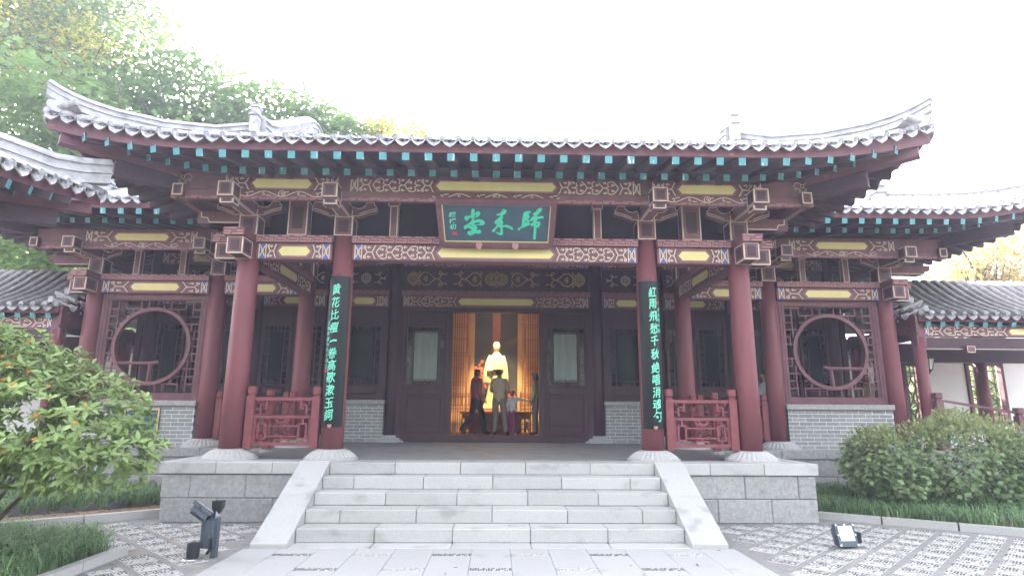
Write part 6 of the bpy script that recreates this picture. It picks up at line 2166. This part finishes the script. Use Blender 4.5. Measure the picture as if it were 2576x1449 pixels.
TREES = [
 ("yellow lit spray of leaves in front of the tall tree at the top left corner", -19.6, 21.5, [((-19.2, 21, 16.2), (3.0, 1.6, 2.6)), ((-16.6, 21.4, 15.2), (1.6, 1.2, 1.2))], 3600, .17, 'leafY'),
 ("tall tree with yellow sunlit leaves filling the top left corner", -18.6, 23, [((-19, 22.5, 15.0), (4.2, 3, 2.6)), ((-16.2, 22.5, 16.6), (2.9, 2.5, 2.2)), ((-20, 22, 18.5), (4.5, 3, 3.2)), ((-15.5, 23, 13.6), (2.2, 2, 1.5))], 15000, .19, 'leafT'),
 ("broad green tree whose crown rises above the left roof corner", -13.0, 23.5, [((-13.0, 23, 14.2), (2.6, 2.5, 2.0)), ((-14.8, 22.5, 12.0), (3.0, 2.5, 2.2)), ((-11.2, 23, 12.6), (2.5, 2.4, 2.0))], 13000, .18, 'leafT'),
 ("green tree standing above the left end of the porch eave", -9.6, 23.5, [((-9.6, 23, 13.6), (2.3, 2.2, 1.6)), ((-8.2, 23, 12.2), (2.0, 2, 1.5)), ((-10.8, 23, 10.6), (2.6, 2.3, 2.0))], 11000, .17, 'leafT'),
 ("green tree behind the curled left gable ridge of the porch", -7.0, 24, [((-7.3, 24, 13.0), (1.6, 1.8, 1.5)), ((-6.5, 24, 12.4), (1.2, 1.4, 1.3)), ((-7.6, 24, 10.0), (2, 2, 1.6))], 7500, .17, 'leafT'),
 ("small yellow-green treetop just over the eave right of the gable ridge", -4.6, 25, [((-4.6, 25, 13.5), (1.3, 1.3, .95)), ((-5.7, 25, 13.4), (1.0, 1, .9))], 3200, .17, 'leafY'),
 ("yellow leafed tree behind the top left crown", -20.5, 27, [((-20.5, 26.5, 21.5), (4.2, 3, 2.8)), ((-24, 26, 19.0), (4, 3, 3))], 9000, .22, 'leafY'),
 ("dark leafy tree between the side gallery and the porch corner", -12.4, 18.5, [((-11.6, 17.8, 8.6), (2.6, 1.6, 2.2)), ((-14.4, 17.5, 10.2), (2.6, 1.8, 2.4)), ((-9.8, 18, 8.0), (1.7, 1.4, 1.3)), ((-12.6, 17.5, 6.2), (3, 1.6, 1.3))], 11000, .21, 'leafT'),
 ("light green tree low on the slope over the left corridor roof", -17.5, 20.5, [((-17.0, 20, 7.6), (3, 2, 1.5)), ((-15.2, 20.3, 6.3), (2.2, 1.6, 1.3))], 5000, .18, 'leafT'),
 ("yellow autumn tree with bare twigs above the right corridor roof", 17.0, 20, [((16.6, 20, 6.8), (1.6, 1.5, .9)), ((18.4, 20, 6.9), (1.9, 1.5, 1.3)), ((17.0, 20, 5.6), (2.2, 1.6, 1.0))], 3800, .15, 'leafO'),
 ("green shrubby tree seen through the lattice windows of the right garden wall", 13.2, 19.5, [((13.4, 19.3, 2.6), (1.8, 1, 1.5)), ((11.3, 19.3, 2.8), (1.6, 1, 1.5)), ((15.6, 19.3, 3.0), (1.6, 1, 1.4)), ((9.8, 19.3, 3.8), (1.3, .9, 1.0))], 5200, .15, 'leafT'),
 ("green shrubby tree behind the left garden wall", -11.2, 19.2, [((-10.4, 18.8, 3.6), (1.6, 1, 1.2)), ((-12.6, 19, 3.4), (1.8, 1, 1.5))], 3500, .15, 'leafT'),
]
for lb, x, y, bl, n, lf, m in TREES:
    n, lf = int(n * 1.15), lf * 1.25
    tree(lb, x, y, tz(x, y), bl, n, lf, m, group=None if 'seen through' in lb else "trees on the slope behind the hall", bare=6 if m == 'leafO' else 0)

# ---- fallen leaves on the paving and steps
n = 150
LP = np.stack([rng.uniform(-6, 7.5, n), rng.uniform(5.6, 9.0, n), np.full(n, .02)], 1)
ok = []
for p in LP:
    if abs(p[0]) < WS and p[1] > 7.5:
        k = min(4, max(0, int((YN - p[1]) / TR) + 1)) if p[1] < YN else 0
        p[2] = ZP - RS * k + .006
        ok.append(rng.random() < .25)
    elif abs(p[0]) < WS + .5 and p[1] > 7.4: ok.append(False)
    else: ok.append(not (p[1] > kerb_y(p[0]) - .1 if abs(p[0]) > 4.9 else p[1] > 8.95) and not (p[0] < -4.2 and p[1] < 7.3) and (abs(p[0]) > 2.9 or rng.random() < .3))
LP = LP[np.array(ok)]
n = len(LP)
F3 = frames(rng.normal(size=(n, 3)) * np.array([1, 1, .12]), np.array([0, 0, 1.0]) + rng.normal(size=(n, 3)) * .2) * rng.uniform(.035, .07, n)[:, None, None]
o = batch("fallen_leaves", LEAF_V, LEAF_F, F3, LP, 'litter')
o['kind'] = 'stuff'
# ---- unseen trees added behind the viewer to block low sky light
n = 26000
P0 = np.stack([rng.uniform(-34, 34, n), -13 + rng.normal(size=n) * 1.6, rng.uniform(.2, 7.2, n) + 1.3 * np.sin(np.arange(n) * .37)], 1)
F3 = frames(rng.normal(size=(n, 3)), rng.normal(size=(n, 3))) * rng.uniform(.35, .7, n)[:, None, None]
o = batch("unseen_tree_screen", TL_V, TL_F, F3, P0, 'leafT')
o['kind'] = 'stuff'
# ---------------------------------------------------------------- statue
st = thing("robed_statue", "tall pale statue of a robed figure with hair in a bun, lit warm indoors", "statue", (0.02, 17.6, 1.6))
def ring_(cx, cy, z, rx, ry, n=28, fold=0.0, ph=0.0):
    return [(cx + rx * (1 + fold * math.sin(9 * t + ph)) * math.cos(t), cy + ry * (1 + fold * math.sin(9 * t + ph)) * math.sin(t), z) for t in [2 * math.pi * i / n for i in range(n)]]
X0, Y0 = .02, 17.6
b = MB()
b.rings([ring_(X0 - .04, Y0, 1.60, .40, .24, fold=.06), ring_(X0 - .03, Y0, 1.68, .36, .23, fold=.06, ph=.3), ring_(X0 - .02, Y0, 1.85, .30, .21, fold=.05, ph=.5), ring_(X0 - .01, Y0, 2.1, .255, .20, fold=.045, ph=.6),
         ring_(X0, Y0, 2.4, .235, .19, fold=.035, ph=.6), ring_(X0, Y0, 2.66, .22, .175, fold=.02), ring_(X0, Y0, 2.74, .215, .17), ring_(X0, Y0, 2.86, .235, .165), ring_(X0, Y0, 3.02, .225, .155), ring_(X0, Y0, 3.14, .19, .13),
         ring_(X0, Y0, 3.22, .115, .095), ring_(X0, Y0, 3.27, .07, .065), ring_(X0, Y0, 3.33, .058, .06)])
b.build('robe', 'stat', st, smooth=True)
b = MB()
b.rings([ring_(X0, Y0 - .01, z, rx, ry, 20) for z, rx, ry in ((3.30, .03, .04), (3.325, .065, .075), (3.37, .085, .098), (3.43, .095, .108), (3.49, .090, .105), (3.535, .065, .075), (3.56, .02, .03))])
b.build('head', 'stat', st, smooth=True)
b = MB()
b.rings([ring_(X0, Y0 + .03, z, rx, ry, 16) for z, rx, ry in ((3.34, .075, .06), (3.40, .10, .085), (3.47, .106, .10), (3.53, .092, .098), (3.57, .062, .066), (3.59, .02, .02))])
b.build('hair', 'stat', st, smooth=True)
b = MB(); b.prism([(-.012, 0), (.012, 0), (0, .05)], lambda a, c, w: (X0 + a, Y0 - .115 - w, 3.40 + c), -.01, .012)
for q in (-1, 1):
    b.rings([ring_(X0 + q * .036, Y0 - .104, 3.445 + z, r * 1.5, r, 8) for z, r in ((-.008, .003), (0, .01), (.008, .003))])
b.rings([ring_(X0, Y0 - .10, 3.372 + z, r * 2, r, 8) for z, r in ((-.006, .003), (0, .010), (.006, .003))])
b.build('face', 'stat', st, smooth=True)
for q, pts, rr in ((-1, [(.16, .0, 3.16), (.24, -.02, 2.95), (.27, -.05, 2.76), (.22, -.16, 2.72), (.09, -.20, 2.76)], [.07, .085, .095, .08, .055]),
                   (1, [(.16, .0, 3.16), (.235, .0, 2.92), (.27, -.01, 2.6), (.28, -.03, 2.35), (.27, -.05, 2.2)], [.07, .08, .085, .085, .07])):
    MB().tube([(X0 + q * x, Y0 + y, z) for x, y, z in pts], rr, 14, ell=(1, 1)).build('sleeve', 'stat', st, smooth=True)
dr = MB().rings([ring_(X0 - .26, Y0 - .08, z, rx, ry, 18, fold=.08) for z, rx, ry in ((2.74, .10, .10), (2.55, .13, .08), (2.40, .135, .06), (2.33, .12, .05))])
dr.build('hanging_sleeve', 'stat', st, smooth=True)
hd = MB()
hd.tube([(X0 - .10, Y0 - .20, 2.76), (X0 - .03, Y0 - .225, 2.775), (X0 + .0, Y0 - .23, 2.785)], [.035, .04, .03], 10)
for i in range(4):
    hd.tube([(X0 + .0, Y0 - .235, 2.80 - i * .016), (X0 + .04, Y0 - .245, 2.80 - i * .017), (X0 + .055, Y0 - .23, 2.785 - i * .016)], [.010, .009, .006], 6)
hd.tube([(X0 - .03, Y0 - .24, 2.80), (X0 + .01, Y0 - .255, 2.83)], [.011, .007], 6)
hd.build('hand', 'stat', st, smooth=True)
MB().rings([ring_(X0, Y0, 2.70, .225, .18, 28), ring_(X0, Y0, 2.70, .232, .187, 28), ring_(X0, Y0, 2.765, .232, .187, 28), ring_(X0, Y0, 2.765, .22, .17, 28)]).build('sash', 'altar', st)

# ---------------------------------------------------------------- people: one skinned body each
def skinned(verts, edges, radii, sub=1):
    me = bpy.data.meshes.new("body")
    me.from_pydata(verts, edges, [])
    o = bpy.data.objects.new("body", me)
    COL.objects.link(o)
    mod = o.modifiers.new("skin", 'SKIN')
    mod.use_smooth_shade = True
    for i, d in enumerate(me.skin_vertices[0].data):
        r = radii[i]
        d.radius = r if isinstance(r, tuple) else (r, r)
        d.use_root = (i == 0)
    ms = o.modifiers.new("sub", 'SUBSURF')
    ms.levels = ms.render_levels = sub
    bpy.context.view_layer.update()
    ev = o.evaluated_get(bpy.context.evaluated_depsgraph_get())
    m2 = bpy.data.meshes.new_from_object(ev)
    bpy.data.objects.remove(o)
    bpy.data.meshes.remove(me)
    return m2

def person(label, pos, height, yaw, pose, top, legs, hair_len=0.0, shoes='c_blk', bulk=1.0, extra=None, female=False):
    """pose: joints in a 1.70 m body frame: x right, y forward, z up"""
    J = {'pelvis': (0, 0, .93), 'waist': (0, .0, 1.06), 'chest': (0, .01, 1.27), 'neck': (0, .0, 1.43), 'throat': (0, .015, 1.49), 'head': (0, .03, 1.60), 'crown': (0, .02, 1.67),
         'shR': (.17, 0, 1.39), 'elR': (.22, -.02, 1.12), 'wrR': (.21, .06, .90), 'haR': (.205, .09, .82),
         'shL': (-.17, 0, 1.39), 'elL': (-.22, -.02, 1.12), 'wrL': (-.21, .06, .90), 'haL': (-.205, .09, .82),
         'hpR': (.09, 0, .88), 'knR': (.10, .02, .49), 'anR': (.10, -.02, .09), 'toR': (.11, .13, .035),
         'hpL': (-.09, 0, .88), 'knL': (-.10, .02, .49), 'anL': (-.10, -.02, .09), 'toL': (-.11, .13, .035)}
    J.update(pose)
    look = J.pop('look', (0, 1, 0))
    k = height / 1.70
    Rd = {'pelvis': (.135, .105), 'waist': (.125, .095), 'chest': (.150, .105), 'neck': (.070, .06), 'throat': .05, 'head': (.078, .095), 'crown': (.05, .06),
          'sh': .068, 'el': .046, 'wr': .033, 'ha': .030, 'hp': .088, 'kn': .066, 'an': .052, 'to': .036}
    names = list(J)
    E = [('pelvis', 'waist'), ('waist', 'chest'), ('chest', 'neck'), ('neck', 'throat'), ('throat', 'head'), ('head', 'crown')]
    for s in 'RL':
        E += [('chest', 'sh' + s), ('sh' + s, 'el' + s), ('el' + s, 'wr' + s), ('wr' + s, 'ha' + s), ('pelvis', 'hp' + s), ('hp' + s, 'kn' + s), ('kn' + s, 'an' + s), ('an' + s, 'to' + s)]
    idx = {n: i for i, n in enumerate(names)}
    rad = []
    for n in names:
        r = Rd.get(n) or Rd[n[:2]]
        bl = bulk if n not in ('head', 'crown', 'throat') and n[:2] not in ('ha', 'wr') else 1
        rad.append(tuple(q * k * bl for q in (r if isinstance(r, tuple) else (r, r))))
    vs = [tuple(c * k for c in J[n]) for n in names]
    me = skinned(vs, [(idx[a], idx[b]) for a, b in E], rad)
    mats = ['skin', top, legs, shoes]
    for m in mats: me.materials.append(M[m])
    segs = [(Vector(vs[idx[a]]), Vector(vs[idx[b]]), c) for a, b, c in
            [('throat', 'head', 0), ('head', 'crown', 0), ('neck', 'chest', 1), ('chest', 'waist', 1), ('waist', 'pelvis', 1)] +
            [q for s in 'RL' for q in (('chest', 'sh' + s, 1), ('sh' + s, 'el' + s, 1), ('el' + s, 'wr' + s, 1), ('wr' + s, 'ha' + s, 0), ('pelvis', 'hp' + s, 2), ('hp' + s, 'kn' + s, 2), ('kn' + s, 'an' + s, 2), ('an' + s, 'to' + s, 3))]]
    for p in me.polygons:
        c = p.center
        best, bm = 9, 0
        for a, b, m_ in segs:
            d = b - a
            t = max(0, min(1, (c - a).dot(d) / d.length_squared))
            q = (c - (a + d * t)).length
            if q < best: best, bm = q, m_
        if bm == 2 and c.z > .94 * k: bm = 1
        if bm == 1 and c.z < .90 * k and abs(c.x) < .16 * k: bm = 2
        p.material_index = bm
    root = thing("person", label, "person", pos)
    o = bpy.data.objects.new("body", me); COL.objects.link(o); o.parent = root
    root.rotation_euler = (0, 0, yaw)
    OFF[root.name] = (0, 0, 0)
    H = Vector(J['head']) * k
    hd = Vector(look).normalized()
    sd_ = Vector((hd.y, -hd.x, 0))
    def hp(a, f, z): return tuple(H + sd_ * (a * k) + hd * (f * k) + Vector((0, 0, z * k)))
    # face, ears, hair
    f = MB()
    for q in (-1, 1):
        f.rings([[hp(q * .032 + .012 * s_ * math.cos(t), .088, .012 + .006 * math.sin(t) + .0 * s_) for t in [i * 1.047 for i in range(6)]] for s_ in (1, .4)])
    fe = f.build('eyes', 'hair', root)
    f = MB().rings([[hp(w * .5, .082, z), hp(-w * .5, .082, z), hp(0, .082 + d, z)] for w, d, z in ((.012, .01, .02), (.022, .030, -.022), (.02, .012, -.034))])
    f.build('nose', 'skin', root)
    f = MB().rings([[hp(.024 * math.cos(t), .084, -.058 + .006 * math.sin(t)) for t in [i * 1.047 for i in range(6)]], [hp(.012 * math.cos(t), .094, -.058 + .004 * math.sin(t)) for t in [i * 1.047 for i in range(6)]]])
    f.build('mouth', 'c_red', root)
    for q in (-1, 1):
        MB().rings([[hp(q * (.082 + .012 * u), -.01 + .022 * math.cos(t), -.005 + .032 * math.sin(t)) for t in [i * .7854 for i in range(8)]] for u in (0, 1)]).build('ear', 'skin', root)
    hr = MB()
    n = 16
    rings_ = []
    for j in range(8):
        ph = j / 7
        z = lerp(.098, -.045 - hair_len, ph)
        R_ = []
        for i in range(n):
            t = 2 * math.pi * i / n
            fr = math.sin(t)
            zz = z
            if fr > .25:                          # hairline at the forehead and temples
                zz = max(z, .045 if fr > .6 else .0)
            w = .084 * math.sqrt(max(.02, 1 - ((max(zz, -.02) - .0) / .106) ** 2)) + (.012 if ph > .5 and hair_len > .03 else 0)
            R_.append(hp(w * math.cos(t), w * 1.13 * fr - .012, zz))
        rings_.append(R_)
    hr.rings(rings_)
    hr.build('hair', 'hair', root, smooth=True)
    # hands: palm is the end of the arm; five fingers curl from it
    for s in 'RL':
        w_, h_ = Vector(J['wr' + s]) * k, Vector(J['ha' + s]) * k
        d = (h_ - w_).normalized()
        sx = d.cross(Vector((0, 0, 1)) if abs(d.z) < .8 else Vector((0, 1, 0))).normalized()
        up = sx.cross(d)
        fb = MB()
        for i, (o_, ln) in enumerate(((-.024, .062), (-.008, .072), (.008, .070), (.023, .055))):
            p0 = h_ + sx * (o_ * k) + d * (.012 * k)
            p1 = p0 + d * (ln * .55 * k) + up * (.004 * k)
            p2 = p0 + d * (ln * .9 * k) - up * (.014 * k)
            fb.tube([p0, p1, p2], [.009 * k, .008 * k, .0055 * k], 6)
        q0 = w_.lerp(h_, .6) + sx * (.024 * k)
        fb.tube([q0, q0 + sx * (.022 * k) + d * (.028 * k), q0 + sx * (.024 * k) + d * (.055 * k)], [.011 * k, .009 * k, .006 * k], 6)
        fb.build('fingers', 'skin', root, smooth=True)
    cl = MB().rings([[(H.x + (.058 * math.cos(t)) * k, J['throat'][1] * k - .01 + (.055 * math.sin(t)) * k, z * k) for t in [i * .5236 for i in range(12)]] for z in (1.435 + (J['head'][2] - 1.60), 1.468 + (J['head'][2] - 1.60))], caps=False)
    cl.build('collar', top, root)
    return root

FL = ZS + .002
person("man in a dark red shirt and black trousers striding in the doorway", (-.50, 15.72, FL), 1.70, R(-62),
       {'look': (.25, 1, 0), 'knR': (.10, .14, .50), 'anR': (.10, .20, .09), 'toR': (.11, .35, .03), 'knL': (-.09, -.06, .50), 'anL': (-.10, -.36, .16), 'toL': (-.10, -.27, .03),
        'elR': (.23, -.06, 1.12), 'wrR': (.24, .10, .93), 'haR': (.24, .15, .86), 'head': (0, .05, 1.59), 'crown': (0, .03, 1.665)},
       'c_red', 'c_blk', shoes='c_blk', bulk=1.16, hair_len=.03)
person("stout man in a beige jumper seen from behind looking at the statue", (.10, 15.85, FL), 1.70, R(-8),
       {'look': (.75, .8, 0), 'knR': (.14, .03, .49), 'anR': (.19, -.05, .09), 'toR': (.24, .10, .03), 'knL': (-.10, .02, .49), 'anL': (-.13, .0, .09),
        'elR': (.25, .05, 1.12), 'wrR': (.22, .26, 1.10), 'haR': (.20, .33, 1.13), 'elL': (-.22, .06, 1.13), 'wrL': (-.10, .25, 1.1), 'haL': (-.04, .30, 1.12)},
       'c_bei', 'c_gry', bulk=1.28)
person("child in a pale grey top and plum trousers reaching an arm out to the right", (.45, 15.75, FL), 1.13, R(-25),
       {'look': (.8, .6, .1), 'elR': (.42, .05, 1.36), 'wrR': (.66, .08, 1.28), 'haR': (.74, .09, 1.24), 'knL': (-.06, .02, .49), 'anL': (-.05, -.02, .09), 'knR': (.07, .03, .49), 'anR': (.06, .0, .09),
        'head': (0, .03, 1.62), 'crown': (0, .02, 1.73), 'throat': (0, .015, 1.48)},
       'c_wht', 'c_pur', bulk=1.12, shoes='shoe', hair_len=.04)
w = person("woman in an olive jacket with a backpack, half hidden by the right door post", (1.05, 15.75, FL), 1.62, R(78),
       {'look': (0, 1, .12), 'elR': (.22, .02, 1.12), 'wrR': (.20, .16, .93), 'haR': (.19, .22, .88)}, 'c_grn', 'c_gry', hair_len=.08, bulk=1.12)
MB().cbox(-.14, .14, -.30, -.12, 1.02, 1.38, .05).build('backpack', 'c_grn', w)
person("person in a brown coat standing behind the lower right of the right round window", (8.62, 13.75, ZP), 1.66, R(160),
       {'look': (.3, 1, 0), 'elR': (.23, .05, 1.12), 'wrR': (.12, .24, 1.08), 'haR': (.07, .28, 1.10)}, 'c_brn', 'c_gry', bulk=1.1, hair_len=.06)
person("dark-haired person in a white top at the right edge of the right window", (9.05, 13.95, ZP), 1.60, R(120), {'look': (0, 1, 0)}, 'c_wht', 'c_blk', hair_len=.08)
person("person in white at the left edge of the right round window", (6.08, 13.35, ZP), 1.66, R(100),
       {'elR': (.26, .0, 1.12), 'wrR': (.24, .10, .92), 'haR': (.24, .14, .85), 'elL': (-.26, .0, 1.12), 'wrL': (-.26, .10, .9), 'haL': (-.26, .14, .84)}, 'c_wht', 'c_blk')
